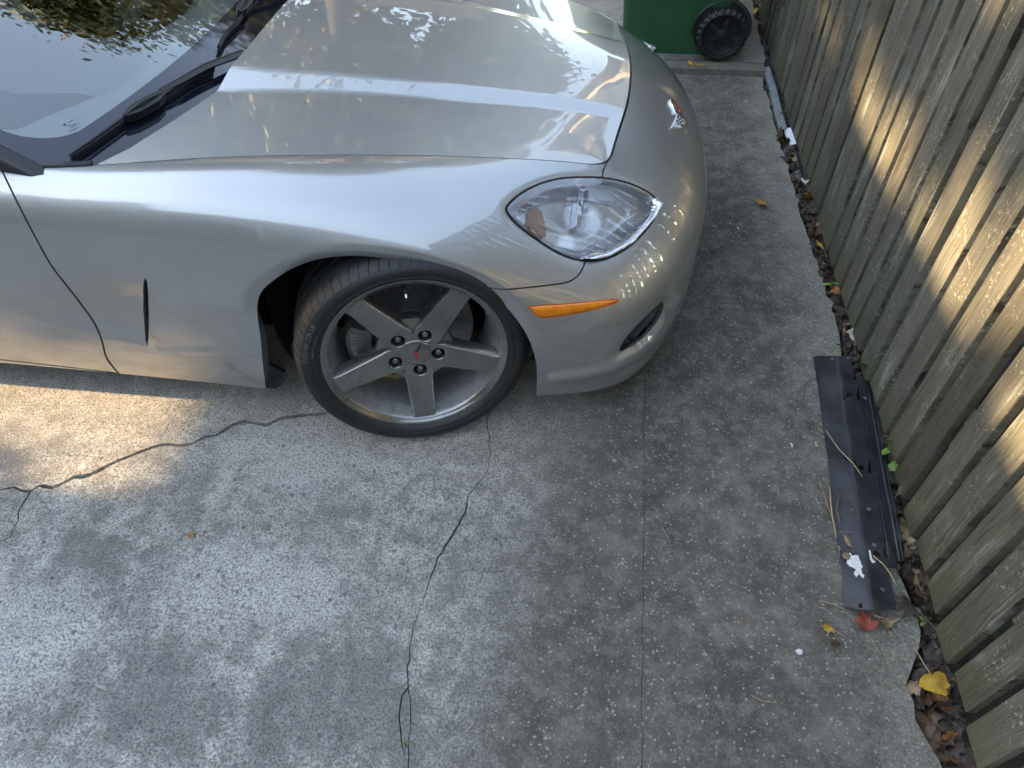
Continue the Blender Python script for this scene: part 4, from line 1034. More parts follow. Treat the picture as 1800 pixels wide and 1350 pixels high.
eprism('red_flag', [(612, 368), (690, 428), (742, 518), (800, 628), (812, 695), (722, 632), (682, 575), (640, 450)], 'red_enamel', -.012, .0045)
eprism('gold_mark', [(715, 560), (735, 570), (760, 620), (745, 625), (722, 590)], 'gold_enamel', .002, .0052)
eprism('checkered_flag', [(690, 705), (840, 785), (835, 890), (800, 960), (780, 1012), (585, 975), (640, 830)], 'white_enamel', -.012, .0035)
u0 = np.array([690, 715.]); eu = np.array([850, 790.]) - u0; ev = np.array([648, 905.]) - u0
for i in range(4):
    for j in range(4):
        if (i + j) % 2 == 0:
            c4 = [u0 + eu * (a / 4) * .95 + ev * (b / 4) for a, b in ((i, j), (i + 1, j), (i + 1, j + 1), (i, j + 1))]; eprism('check', c4, 'black_enamel', .002, .0042)

# ------------------------------------------------------------------ fence
FX = .885
fence = thing('fence', 'tall weathered grey-brown wooden fence of upright boards', 'fence', (FX, 2, 0))
frng = random.Random(11)
y = -.62; boards = []
yfix = [.573, .681, .798, .902]
def board(y0, y1, zb, zt, dx, lean, th=.021):
    nz = 7; V_ = []; F_ = []; r_ = .002
    bow = frng.uniform(-.004, .004); tw = frng.uniform(-.004, .004)
    sec = lambda a, b: [(0, a + r_), (r_ * .3, a + r_ * .3), (r_, a), (th, a), (th, b), (r_, b), (r_ * .3, b - r_ * .3), (0, b - r_)]
    cy = (y0 + y1) / 2
    for i in range(nz):
        k = i / (nz - 1); zz_ = zb + (zt - zb) * k; o_ = bow * math.sin(math.pi * k) + lean * k; cut = 0
        for sx, sy in sec(y0 - cy, y1 - cy):
            V_.append((dx + sx + tw * k * sy / .05 + (.0015 if i == 0 and sx < .002 else 0), sy + o_, zz_ + (frng.uniform(-.002, .002) if i == 0 else 0)))
    for i in range(nz - 1):
        for j in range(8): F_.append((i * 8 + j, i * 8 + (j + 1) % 8, (i + 1) * 8 + (j + 1) % 8, (i + 1) * 8 + j))
    F_.append(tuple(range(7, -1, -1))); F_.append(tuple((nz - 1) * 8 + j for j in range(8)))
    me = bpy.data.meshes.new('board'); me.from_pydata(V_, [], F_); me.materials.append(MATS['fence_wood']); me.update()
    o = bpy.data.objects.new('board', me); o.location = (FX, cy, 0); return link(o, fence)
y = .573 - .1095 * 11
while y < 9.2:
    gap = frng.choice([.008, .014, .020, .024, .027, .029]) if y > 1.7 else frng.uniform(.024, .032)
    pitch = .1095 + frng.uniform(-.003, .003)
    board(y + gap / 2, y + pitch - gap / 2, frng.uniform(.008, .030), 1.84 + frng.uniform(-.01, .01), frng.uniform(-.003, .004), frng.uniform(-.006, .006))
    y += pitch
for zz_ in (.30, .95, 1.62): MB().box((FX + .043, 4.2, zz_), .038, 10.4, .088).build('rail', 'fence_wood', fence)
for k in range(5): MB().box((FX + .108, -.6 + 2.42 * k, .86), .088, .088, 2.0).build('post', 'fence_wood', fence)

# ------------------------------------------------------------------ wheeled refuse bin
bin_ = thing('wheeled_bin', 'dark green wheeled refuse bin with black spoked wheel behind the car', 'bin', (.42, 4.05, .03))
V_ = []; F_ = []
rings = [(.03, .0), (.05, .0), (.30, .02), (.70, .045), (1.00, .06), (1.02, .085), (1.05, .085)]
def rrect(x0, x1, y0, y1, r, n=5):
    out = []
    for cx_, cy_, a0 in ((x1 - r, y1 - r, 0), (x0 + r, y1 - r, 90), (x0 + r, y0 + r, 180), (x1 - r, y0 + r, 270)):
        for i in range(n): a = math.radians(a0 + 90 * i / (n - 1)); out.append((cx_ + r * math.cos(a), cy_ + r * math.sin(a)))
    return out
for zz_, g in rings:
    for x_, y_ in rrect(.115 - g, .655 + g * .6, 3.835 - g * .55, 4.34 + g, .045): V_.append((x_, y_, zz_))
nr = 20
for i in range(len(rings) - 1):
    for j in range(nr): F_.append((i * nr + j, i * nr + (j + 1) % nr, (i + 1) * nr + (j + 1) % nr, (i + 1) * nr + j))
F_.append(tuple(range(nr - 1, -1, -1)))
binb = TM(np.array(V_), np.array([(0, 0, 0)])) if False else None
bo = mesh('bin_body', V_, F_, 'bin_green', bin_, True, 35)
# wheel housing pressed into the side
BWX, BWY, BWZ, BWR = .600, 3.775, .158, .128
mb = MB(); prof = []
for i, a in enumerate(np.linspace(-.2, math.pi + .2, 22)): prof.append((BWX + .150 * math.cos(a), BWZ + .150 * math.sin(a)))
V_ = []; F_ = []
for x_, z_ in prof: V_ += [(x_, 3.832, max(z_, .032)), (BWX + (x_ - BWX) * .93, 3.822, max(BWZ + (z_ - BWZ) * .93, .032))]
for i in range(21): F_.append((2 * i, 2 * i + 1, 2 * i + 3, 2 * i + 2))
mesh('wheel_housing', V_, F_, 'bin_black', bin_)
mb = MB(); V_ = [(BWX, 3.8255, BWZ)] + [(BWX + .138 * math.cos(a), 3.8255, max(BWZ + .138 * math.sin(a), .035)) for a in np.linspace(0, 2 * math.pi, 40, endpoint=False)]
mesh('recess_shade', V_, [(0, i + 1, (i + 1) % 40 + 1) for i in range(40)], 'bin_black', bin_, False)  # flat black disc standing in for the shade inside the wheel recess
def bin_wheel(yc, s_):
    root = thing('wheel', None, None, (BWX, yc, BWZ)); root.parent = bin_; root.matrix_parent_inverse = bin_.matrix_world.inverted()
    fr_ = lambda p: np.array([BWX + p[0], yc - s_ * p[2], BWZ + p[1]])
    prof = [(.094, .018), (.098, .026), (.106, .028), (.118, .024), (.126, .014), (.128, 0), (.126, -.02), (.118, -.028), (.09, -.028)]
    n_ = 96; V_ = []; F_ = []; m_ = len(prof)
    for i in range(n_):
        a = 2 * math.pi * i / n_
        for r_, z_ in prof:
            lug = -.006 if (i // 2) % 2 == 0 and r_ > .112 else 0; V_.append(fr_(((r_ + lug) * math.cos(a), (r_ + lug) * math.sin(a), z_)))
    for i in range(n_):
        for j in range(m_ - 1): F_.append((i * m_ + j, i * m_ + j + 1, ((i + 1) % n_) * m_ + j + 1, ((i + 1) % n_) * m_ + j))
    mesh('tyre', V_, F_, 'black_rubber', root, False)
    MB().lathe([(.0945, .020), (.0945, .004), (.088, .000), (.030, -.002), (.028, .016), (.018, .020), (.001, .021)], 48, fr_).build('rim', 'bin_black', root, True, 40)
    for k in range(6):
        a = k * math.pi / 3 + .35; pts = [rot(p, a) for p in ((.026, -.013), (.086, -.008), (.090, 0), (.086, .008), (.026, .013))]
        mb = MB(); V_ = [fr_((*p, -.003)) for p in pts] + [fr_((p[0] * .98, p[1] * .98, .014 if i in (0, 4) else .010)) for i, p in enumerate(pts)]
        mb.add(V_, [(5, 6, 7, 8, 9)] + [(i, (i + 1) % 5, 5 + (i + 1) % 5, 5 + i) for i in range(5)]); mb.build('spoke', 'bin_black', root)
    return root
bin_wheel(BWY, 1); bin_wheel(4.40, -1)
MB().tube([(BWX, 3.76, BWZ), (BWX, 4.42, BWZ)], .010, 10).build('axle', 'strip_metal', bin_, True)
V_ = []; F_ = []
for zz_, g in ((1.052, .10), (1.085, .10), (1.12, .03), (1.13, -.08)):
    for x_, y_ in rrect(.115 - g, .655 + g * .6, 3.835 - g * .55, 4.34 + g, .05): V_.append((x_, y_, zz_))
for i in range(3):
    for j in range(nr): F_.append((i * nr + j, i * nr + (j + 1) % nr, (i + 1) * nr + (j + 1) % nr, (i + 1) * nr + j))
F_.append(tuple(range(3 * nr, 4 * nr))); F_.append(tuple(range(nr - 1, -1, -1)))
mesh('lid', V_, F_, 'bin_green', bin_, True, 35)
MB().tube([(.70, 3.92, 1.02), (.775, 3.92, 1.04), (.775, 4.26, 1.04), (.70, 4.26, 1.02)], .014, 8).build('handle', 'bin_black', bin_, True, 50)

# ------------------------------------------------------------------ moulded black panel lying along the fence
pan = thing('plastic_panel', 'long dark navy moulded panel with holes lying along the fence', 'panel', tuple(at(1500, 850, z=0)))
def pz(x, y):
    """height of the panel over the ground across its width: edge, fold, shelf, lip"""
    yy = np.array([620, 1075]); l = np.interp(y, yy, [1430, 1483]); fo_ = np.interp(y, yy, [1471, 1533]); r_ = np.interp(y, yy, [1512, 1592])
    return np.interp(x, [l - 6, l, l + 3, fo_ - 2, fo_ + 2, r_ - 8, r_ + 12], [.003, .005, .009, .036, .037, .040, .034])
def ppt(x, y, dz=0):
    z_ = pz(x, y) + dz; return at(x, y, z=float(z_))
outline = [(1429, 627), (1440, 625), (1494, 626), (1499, 646), (1501, 667), (1521, 670), (1533, 735), (1551, 835), (1566, 910), (1577, 985), (1579, 998), (1560, 996), (1566, 1022), (1570, 1040), (1576, 1071), (1540, 1073), (1512, 1072), (1484, 1066), (1480, 1000), (1472, 940), (1460, 850), (1446, 740), (1436, 670)]
def circ(cx_, cy_, rx, ry, n=14, a0=0): return [(cx_ + rx * math.cos(a0 + 2 * math.pi * i / n), cy_ + ry * math.sin(a0 + 2 * math.pi * i / n)) for i in range(n)]
pholes = [circ(1493, 694, 5, 4), circ(1514, 822, 5, 5), circ(1540, 976, 7.5, 9, 16, .3), [(1509, 1061), (1515, 1061), (1517, 1068), (1512, 1070), (1509, 1067)]]
slits = [[(1482, 684), (1485, 682), (1486, 694), (1484, 703), (1481, 703), (1484, 694)], [(1500, 812), (1503, 809), (1505, 822), (1504, 832), (1501, 831), (1503, 822)], [(1527, 812), (1529, 806), (1530, 820), (1532, 830), (1528, 832), (1526, 824)], [(1508, 684), (1510, 681), (1510, 692), (1512, 702), (1508, 704), (1506, 694)], [(1554, 962), (1557, 955), (1556, 968), (1560, 980), (1557, 982), (1553, 973)]]
def cdt_sheet(outl, holes, step):
    verts = []; edges = []
    def loop(P_):
        P_ = np.vstack([np.linspace(P_[i], P_[(i + 1) % len(P_)], max(2, int(np.linalg.norm(np.subtract(P_[(i + 1) % len(P_)], P_[i])) / step) + 1))[:-1] for i in range(len(P_))])
        b = len(verts); verts.extend([Vector((float(x), float(y))) for x, y in P_]); n = len(P_); edges.extend([(b + i, b + (i + 1) % n) for i in range(n)])
    loop(outl); [loop(h_) for h_ in holes]
    lo = np.min(outl, 0); hi_ = np.max(outl, 0); G = np.array([(a, b) for a in np.arange(lo[0], hi_[0], step) for b in np.arange(lo[1], hi_[1], step)]); ok = sd_poly(G, outl) > step * .4
    for h_ in holes: ok &= np.abs(sd_poly(G, h_)) > step * .3
    verts.extend([Vector((float(a), float(b))) for a, b in G[ok]])
    vo, eo, fo, *_ = geometry.delaunay_2d_cdt(verts, edges, [], 0, 1e-5); vo = np.array([(v_.x, v_.y) for v_ in vo]); fo = np.array([f_ for f_ in fo if len(f_) == 3]); cen = vo[fo].mean(1); keep = sd_poly(cen, outl) > 0
    for h_ in holes: keep &= sd_poly(cen, h_) < 0
    return vo, fo[keep]
vo, fo = cdt_sheet(outline, pholes + slits, 5.0)
V_ = np.array([ppt(x, y) for x, y in vo]); V_[:, 2] += .0012 * np.sin(V_[:, 1] * 17) + .0008 * np.sin(V_[:, 0] * 60 + V_[:, 1] * 31)
tm = TM(V_, fo).clean()
if tm.normals()[:, 2].mean() < 0: tm.F = tm.F[:, ::-1]
V2, F2 = flange(tm, .004); mesh('sheet', V2, F2, 'panel_black', pan, True, 28)
# rolled lip down the fence side, and its double
for off_, h_ in ((0, .003), (6, -.006)):
    pts = [ppt(x + off_, y, h_ - (.006 if off_ else .004)) for x, y in ((1523, 673), (1536, 745), (1553, 840), (1568, 915), (1580, 988))]; MB().tube(pts, .006, 8, True, 1.5).build('lip', 'panel_black', pan, True)
pts = [ppt(x, y, .004) for x, y in ((1511, 672), (1522, 740), (1539, 840), (1553, 915), (1564, 985))]; MB().tube(pts, .0018, 6).build('bead', 'panel_black', pan, True)
for x, y in ((1497, 896), (1527, 895), (1517, 1038), (1551, 1037), (1520, 700), (1536, 958), (1463, 632), (1490, 630)):
    MB().tube([ppt(x, y, -.001), ppt(x, y, .0016)], .0055, 12).build('stud', 'panel_black', pan, True, 40)
splat = [(1488, 975), (1495, 971), (1499, 977), (1509, 975), (1511, 984), (1517, 995), (1513, 1001), (1519, 1012), (1517, 1016), (1510, 1009), (1505, 1014), (1500, 1008), (1503, 1001), (1494, 995), (1489, 985)]
vo, fo = cdt_sheet(ragged(splat + splat[:1], 4, 1.2)[:-1], [], 4.0); V_ = np.array([ppt(x, y, .0011) for x, y in vo]); mesh('paint_patch', V_, fo, 'paint_white', pan, False)
splat = [(1527, 966), (1530, 968), (1533, 982), (1540, 988), (1534, 990), (1530, 985), (1528, 975)]
vo, fo = cdt_sheet(splat, [], 4.0); V_ = np.array([ppt(x, y, .0011) for x, y in vo]); mesh('paint_patch', V_, fo, 'paint_white', pan, False)
for (x, y, w) in ((1480, 693, 7), (1530, 820, 8), (1556, 968, 9)):       # torn tabs standing up beside the holes
    a = ppt(x, y - w); b = ppt(x + 2, y + w); MB().add([a, b, b + [.008, 0, .012], a + [.007, .0, .014]], [(0, 1, 2, 3)]).build('torn_tab', 'panel_black', pan)

# ------------------------------------------------------------------ metal strip and corrugated pipe in the trench
P4 = [at(1347, 118, z=.012), at(1357, 150, z=.012), at(1369, 200, z=.012), at(1377, 228, z=.014)]
mb = MB()
for a, b in zip(P4[:-1], P4[1:]):
    mb.add([a + [-.016, 0, 0], a + [.016, 0, .003], b + [.016, 0, .003], b + [-.016, 0, 0], a + [-.016, 0, -.02], b + [-.016, 0, -.02]], [(0, 1, 2, 3), (4, 0, 3, 5)])
st_ = mb.build('metal_strip', 'strip_metal'); tag(st_, 'thin flat grey metal strip lying in the leafy gap near the bin', 'strip')
a = at(1384, 226, z=.01); b = at(1394, 254, z=.006); mb = MB().add([a + [-.013, 0, 0], a + [.013, 0, .006], b + [.013, 0, .006], b + [-.013, 0, 0], a + [-.013, 0, -.012], b + [-.013, 0, -.012]], [(0, 1, 2, 3), (4, 0, 3, 5), (3, 2, 5)])
tag(mb.build('metal_offcut', 'pebble_white'), 'short pale offcut at the end of the grey metal strip', 'strip')
pts = [np.array([FX - .004 + .004 * math.sin(k), k, -.030]) for k in np.linspace(2.72, 4.05, 180)]
mb = MB().tube(pts, [.032 + .004 * (1 if (i // 2) % 2 else -1) for i in range(180)], 16); tag(mb.build('corrugated_pipe', 'black_plastic', None, True, 50), 'black corrugated drain pipe between metal strip and fence foot', 'pipe')

# ------------------------------------------------------------------ fallen leaves, twigs, seeds, plants
def leaf_mesh(shape, size, curl, seed):
    r_ = random.Random(seed)
    if shape == 'maple':
        R_ = [1, .62, .88, .5, .7, .42, .34, .10, .34, .42, .7, .5, .88, .62]; A_ = [90, 70, 48, 28, 5, -20, -50, -90, -130, -160, 175, 152, 132, 110]
        out = [(r_.uniform(.9, 1.1) * q_ * math.cos(math.radians(a)), r_.uniform(.9, 1.1) * q_ * math.sin(math.radians(a))) for q_, a in zip(R_, A_)]
    elif shape == 'ivy':
        out = [(0, 1), (.28, .55), (.72, .45), (.55, .1), (.62, -.3), (.15, -.42), (0, -.3), (-.15, -.42), (-.62, -.3), (-.55, .1), (-.72, .45), (-.28, .55)]
    elif shape == 'heart':
        out = [(0, 1), (.22, .8), (.5, .62), (.78, .45), (.86, .12), (.74, -.2), (.5, -.38), (.25, -.4), (.05, -.28), (-.2, -.42), (-.5, -.4), (-.76, -.2), (-.84, .14), (-.72, .45), (-.45, .58), (-.2, .78)]
    elif shape == 'lobed':
        out = [(0, 1), (.22, .75), (.16, .5), (.5, .45), (.42, .15), (.6, -.1), (.3, -.2), (.35, -.55), (.1, -.6), (0, -1), (-.12, -.55), (-.4, -.5), (-.28, -.15), (-.6, 0), (-.4, .2), (-.48, .5), (-.18, .5), (-.2, .78)]
    else:
        out = [(.42 * math.sin(t_) * (1 + .15 * math.cos(t_)), math.cos(t_)) for t_ in np.linspace(0, 2 * math.pi, 14, endpoint=False)]
    out = np.array(out) * size / 2; V_ = []; F_ = []; n_ = len(out); rings = (0, .35, .7, 1.0)
    V_.append((0, 0, 0))
    ph = [r_.uniform(0, 6.28) for _ in range(6)]
    for k in rings[1:]:
        for x, y in out: V_.append((x * k, y * k, 0))
    V2_ = []
    for x, y, z_ in V_:
        rr = math.hypot(x, y) / (size / 2)
        z_ = curl * size * (.45 * (x / (size / 2)) ** 2 * math.cos(ph[5]) + .35 * (y / size * 2) ** 2 * math.sin(ph[4]) + .16 * math.sin(x / size * 9 + ph[0]) * rr + .16 * math.sin(y / size * 8 + ph[1]) * rr + .10 * math.sin((x + y) / size * 15 + ph[2]) * rr) - .05 * size * abs(x) / size
        V2_.append((x * (1 - .25 * curl * rr), y * (1 - .2 * curl * rr), z_ + .04 * size * math.sin(4 * math.atan2(y, x) + ph[3]) * rr))
    for i in range(n_): F_.append((0, 1 + i, 1 + (i + 1) % n_))
    for k in range(2):
        for i in range(n_): F_.append((1 + k * n_ + i, 1 + (k + 1) * n_ + i, 1 + (k + 1) * n_ + (i + 1) % n_, 1 + k * n_ + (i + 1) % n_))
    return V2_, F_
def place_leaf(name, label, shape, size, curl, mat, px, zg=.0, rz=0., tilt=(0, 0), seed=1, stem=True, group=None, cat='leaf', stemlen=.5):
    V_, F_ = leaf_mesh(shape, size, curl, seed); p = at(px[0], px[1], z=zg)
    root = thing(name, label, cat, tuple(p), group); M_ = Matrix.Rotation(rz, 4, 'Z') @ Matrix.Rotation(tilt[0], 4, 'X') @ Matrix.Rotation(tilt[1], 4, 'Y')
    W = [M_ @ Vector(v_) for v_ in V_]; zmin = min(w.z for w in W)
    W = [(w.x + p[0], w.y + p[1], w.z - zmin + p[2] + .001) for w in W]
    mesh('blade', W, F_, mat, root, True, 50)
    if stem:
        b = np.array(W[0]); d_ = M_ @ Vector((0, -1, 0)); d_ = np.array(d_[:]); d_[2] = 0; d_ /= np.linalg.norm(d_) + 1e-9
        q_ = [b + d_ * size * k + [0, 0, -max(0, b[2] - p[2] - .002) * k / (stemlen + .3)] + np.array([d_[1], -d_[0], 0]) * size * .12 * k * k for k in np.linspace(.05, stemlen + .3, 6)]
        MB().tube(q_, [.0013] * 5 + [.0018], 5).build('stem', 'straw' if 'yellow' in mat else 'twig', root, True)
    return root
LV = place_leaf
LV('leaf', 'small curled orange-tan lobed leaf alone on the concrete beside the car nose', 'lobed', .075, .8, 'leaf_orange', (1337, 362), 0, .9, (.3, .2), 3)
LV('leaf', 'crumpled red leaf at the end of the black panel', 'maple', .095, .62, 'leaf_red', (1524, 1103), 0, .4, (.1, .1), 5)
LV('leaf', 'dry tan shredded leaf touching the crumpled red leaf', 'lobed', .07, 1.0, 'leaf_tan', (1553, 1103), 0, 2.2, (.3, -.3), 8)
LV('leaf', 'small yellow-orange pointed leaf on concrete left of the red leaf', 'lobed', .05, .5, 'leaf_yellow', (1455, 1107), 0, 1.3, (.2, .1), 9)
LV('leaf', 'small grey-brown withered leaf just below the yellow-orange pointed leaf', 'maple', .05, .8, 'leaf_brown', (1466, 1130), 0, 2.9, (.2, .3), 12)
LV('leaf', 'large yellow heart-shaped leaf with long stem in the broken corner', 'heart', .085, .85, 'leaf_yellow', (1632, 1205), .0, 3.4, (-.25, .25), 14, True, None, 'leaf', .9)
LV('leaf', 'large folded brown leaf right below the big yellow leaf', 'maple', .095, .7, 'leaf_rust', (1657, 1243), -.02, 1.0, (.3, .5), 17)
LV('leaf', 'large pale bleached veined leaf at the fence foot', 'maple', .095, .45, 'leaf_pale', (1410, 325), .0, .5, (.25, .35), 19)
LV('leaf', 'glossy rust-brown curled leaf below the pale bleached leaf', 'maple', .095, .9, 'leaf_rust', (1424, 352), .0, 2.0, (.3, .4), 23)
LV('leaf', 'small dry brown leaf lying on the black panel', 'oval', .040, .5, 'leaf_tan', (1490, 953), .022, .35, (.1, .1), 25)
LV('leaf', 'tiny rolled tan leaf at the left edge of the black panel', 'oval', .022, .8, 'leaf_tan', (1473, 966), .012, .1, (.1, .2), 26, False)
LV('leaf', 'big dark grey-brown leaf beside the lower end of the black panel', 'maple', .11, .5, 'leaf_dark', (1598, 1075), .0, .9, (.2, .3), 29)
LV('leaf', 'brown crumpled leaf standing between black panel and fence', 'maple', .085, .9, 'leaf_brown', (1600, 975), .0, 1.9, (.5, .6), 31)
LV('leaf', 'narrow tan rolled leaf leaning on the fence above the black panel end', 'oval', .055, .9, 'leaf_tan', (1580, 868), .01, -.7, (.5, .3), 33)
LV('leaf', 'pale tan leaf among brown leaves below the metal offcut', 'maple', .055, .6, 'leaf_tan', (1398, 284), .0, .2, (.3, .2), 37)
LV('leaf', 'yellow leaf in the gap by the fence, right of the headlight', 'lobed', .065, .5, 'leaf_yellow', (1441, 437), -.01, .4, (.3, .3), 41)
LV('leaf', 'brown curled leaf under the small green seedling at the fence', 'maple', .075, .9, 'leaf_rust', (1472, 520), .0, .8, (.3, .5), 43)
LV('leaf', 'curled white and brown leaf just above the black panel', 'oval', .075, .9, 'leaf_pale', (1496, 600), .0, .1, (.4, .5), 47)
LV('leaf', 'yellowing leaf lying under the green bin, right one of two', 'oval', .05, .4, 'leaf_yellow', (1227, 115), .032, 1.2, (.1, .1), 51, False)
LV('leaf', 'yellowing leaf lying under the green bin, left one of two', 'oval', .05, .4, 'leaf_yellow', (1213, 112), .032, .5, (.1, .1), 52, False)
LV('leaf', 'tiny brown leaf pieces on the bare concrete left of the long crack', 'lobed', .035, .3, 'leaf_rust', (337, 942), 0, .7, (0, 0), 55, False)
LV('leaf', 'tiny brown leaf flake right of the other brown leaf pieces on bare concrete', 'oval', .016, .3, 'leaf_rust', (359, 936), 0, .2, (0, 0), 56, False)
LV('leaf', 'tiny tan leaf lodged in the long crack', 'oval', .014, .3, 'leaf_tan', (743, 1062), 0, .3, (0, 0), 57, False)
LV('leaf', 'tiny rust leaf speck on dark concrete left of the black panel', 'oval', .012, .3, 'leaf_rust', (1302, 1092), 0, .3, (0, 0), 58, False)
LV('leaf', 'tiny yellow leaf bit at the left edge of the black panel', 'oval', .010, .3, 'leaf_yellow', (1451, 887), 0, .3, (0, 0), 60, False)
# curled leaf base with snail-like roll on the panel
p = ppt(1486, 981, .0); sn = thing('seed_pod', 'small brown rolled seed pod on the black panel beside white paint patch', 'seed pod', tuple(p))
pts = [p + np.array([(.008 - .0008 * k) * math.cos(k * .9), (.008 - .0008 * k) * math.sin(k * .9), .006 + .0004 * k]) for k in range(10)]; MB().tube(pts, [.005] * 8 + [.004, .002], 7).build('pod_roll', 'leaf_tan', sn, True)
# litter in the trench, too many to count
mb_by = {k: MB() for k in ('leaf_brown', 'leaf_dark', 'leaf_tan', 'leaf_rust')}
protos = [leaf_mesh(s_, 1.0, c_, 100 + i) for i, (s_, c_) in enumerate([('maple', .9), ('lobed', .8), ('oval', .7), ('maple', .5), ('oval', .9), ('lobed', 1.1)])]
lr = random.Random(5)
ex_y = edge[::-1][:, 1]; ex_x = edge[::-1][:, 0]
for k in range(1150):
    yy = lr.uniform(.2, 6.5) if k < 800 else lr.uniform(.2, 3); e_ = float(np.interp(yy, ex_y, ex_x)); x_ = e_ + .012 + (FX + .02 - e_ - .012) * lr.random() ** .8
    if 2.75 < yy < 4.0 and lr.random() < .7: x_ = e_ + .01 + .02 * lr.random()
    V_, F_ = protos[lr.randrange(6)]; s_ = lr.uniform(.035, .10); M_ = Matrix.Rotation(lr.uniform(0, 6.28), 3, 'Z') @ Matrix.Rotation(lr.gauss(0, .55), 3, 'X') @ Matrix.Rotation(lr.gauss(0, .55), 3, 'Y')
    z_ = -.035 + lr.random() * .03
    m_ = lr.choices(('leaf_brown', 'leaf_dark', 'leaf_tan', 'leaf_rust'), (4, 10, .5, .5))[0]
    mb_by[m_].add([np.array((M_ @ Vector(v_))[:]) * s_ + [x_, yy, z_] for v_ in V_], F_)
LM = list(mb_by); V_ = []; F_ = []; mi = []
for i, k in enumerate(LM):
    b = len(V_); V_ += mb_by[k].V; F_ += [tuple(j + b for j in f_) for f_ in mb_by[k].F]; mi += [i] * len(mb_by[k].F)
lit = mesh('leaf_litter', V_, F_, LM); lit.data.polygons.foreach_set('material_index', mi); tag(lit, 'dark brown leaf litter filling the gap along the fence foot', 'leaf litter', None, 'stuff')
# pale seeds and bits on the concrete
seeds = [((1256, 398), .02, 'pale winged seed nearest the bumper, on dark concrete'), ((1283, 393), .012, 'short pale seed between two twiggy seeds by the bumper'), ((1297, 401), .022, 'flat tan seed right of the short pale seed'), ((1312, 178), .018, 'pale seed in front of the green bin'), ((1335, 201), .015, 'pale seed close to the metal strip'), ((1260, 227), .01, 'tiny pale seed right of the nose emblem'), ((1391, 782), .02, 'pale oblong seed on concrete left of the black panel, rounder one'), ((1435, 783), .022, 'pale slender seed touching the left edge of the black panel'), ((1342, 301), .013, 'tiny tan seed above the curled orange leaf')]
for i, (px_, s_, lab) in enumerate(seeds):
    V_, F_ = leaf_mesh('oval', s_, .5, 200 + i); p = at(*px_, z=.002); a = random.uniform(0, 3.1)
    if i >= 6: a = .2
    W = [(p[0] + v_[0] * .7 * math.cos(a) - v_[1] * math.sin(a), p[1] + v_[0] * .7 * math.sin(a) + v_[1] * math.cos(a), p[2] + v_[2] + .002) for v_ in V_]
    tag(mesh('seed', W, F_, 'seed'), lab, 'seed')
twigs = [([(1256, 398), (1268, 404), (1283, 408)], .0011, 'twig', 'thin dark twig beside the pale winged seed', .003), ([(980, 758), (1010, 748), (1048, 741)], .0012, 'straw', 'dry pine needles on the concrete below the front bumper', .003), ([(1163, 925), (1172, 940), (1178, 955)], .001, 'straw', 'single curved straw right of the slab joint', .002), ([(1400, 690), (1418, 672), (1432, 664)], .0016, 'twig', 'dark forked twig left of the top of the black panel', .004), ([(1418, 672), (1412, 700), (1410, 718)], .0011, 'twig', 'short dark twig branching below the forked twig', .003), ([(1452, 757), (1475, 790), (1500, 815), (1516, 838)], .0016, 'straw', 'long bent straw-coloured stalk lying across the black panel', .04), ([(1458, 855), (1462, 900), (1470, 945)], .0022, 'straw', 'thick tan stalk along the left edge of the black panel', .024), ([(1476, 870), (1470, 895), (1478, 920)], .0018, 'twig', 'grey-brown twig lying on the left half of the black panel', .028), ([(1441, 845), (1452, 880), (1464, 915)], .0011, 'straw', 'pair of pine needles on concrete left of the black panel', .004), ([(1535, 977), (1553, 992), (1566, 1010), (1576, 1030)], .0016, 'straw', 'pine needles poking out of the largest hole in the black panel', .044), ([(1475, 935), (1512, 936)], .0010, 'twig', 'straight thin stalk across the lower black panel', .028), ([(1442, 958), (1460, 970), (1470, 985)], .0013, 'twig', 'dark thin twig left of the lower black panel', .003), ([(1538, 1082), (1560, 1088), (1584, 1086)], .0012, 'straw', 'straw stalk between the black panel end and the tan leaf', .006), ([(1365, 205), (1385, 190), (1392, 185)], .001, 'straw', 'thin grey straw leaning on the metal strip', .03), ([(1440, 1055), (1465, 1062), (1500, 1078)], .0009, 'straw', 'hair-thin straw on concrete left of the black panel end', .003), ([(1345, 385), (1370, 395)], .0009, 'twig', 'tiny dark twig right of the curled orange leaf', .002), ([(1320, 1222), (1340, 1232), (1365, 1236)], .0007, 'straw', 'hair-thin straw on dark concrete below the white pebble', .002)]
for L_, r_, mt, lab, zz_ in twigs:
    P_ = [at(a, b, z=zz_ + .001 * (i % 2)) for i, (a, b) in enumerate(L_)]; tag(MB().tube(P_, [r_] * (len(P_) - 1) + [r_ * .6], 5).build('twig', mt, None, True), lab, 'twig')
# white pebble
p = at(1405, 1146, z=.006); me = bpy.data.meshes.new('pebble'); bm = bmesh.new(); bmesh.ops.create_icosphere(bm, subdivisions=3, radius=.0065)
for v_ in bm.verts: v_.co.x *= 1.2; v_.co.z *= .6; v_.co += v_.normal * .0012 * math.sin(v_.co.x * 900 + v_.co.y * 700)
bm.to_mesh(me); bm.free(); me.materials.append(MATS['pebble_white']); peb = bpy.data.objects.new('pebble', me); peb.location = tuple(p); link(peb); tag(peb, 'small white pebble on the concrete below the yellow-orange leaf', 'pebble')
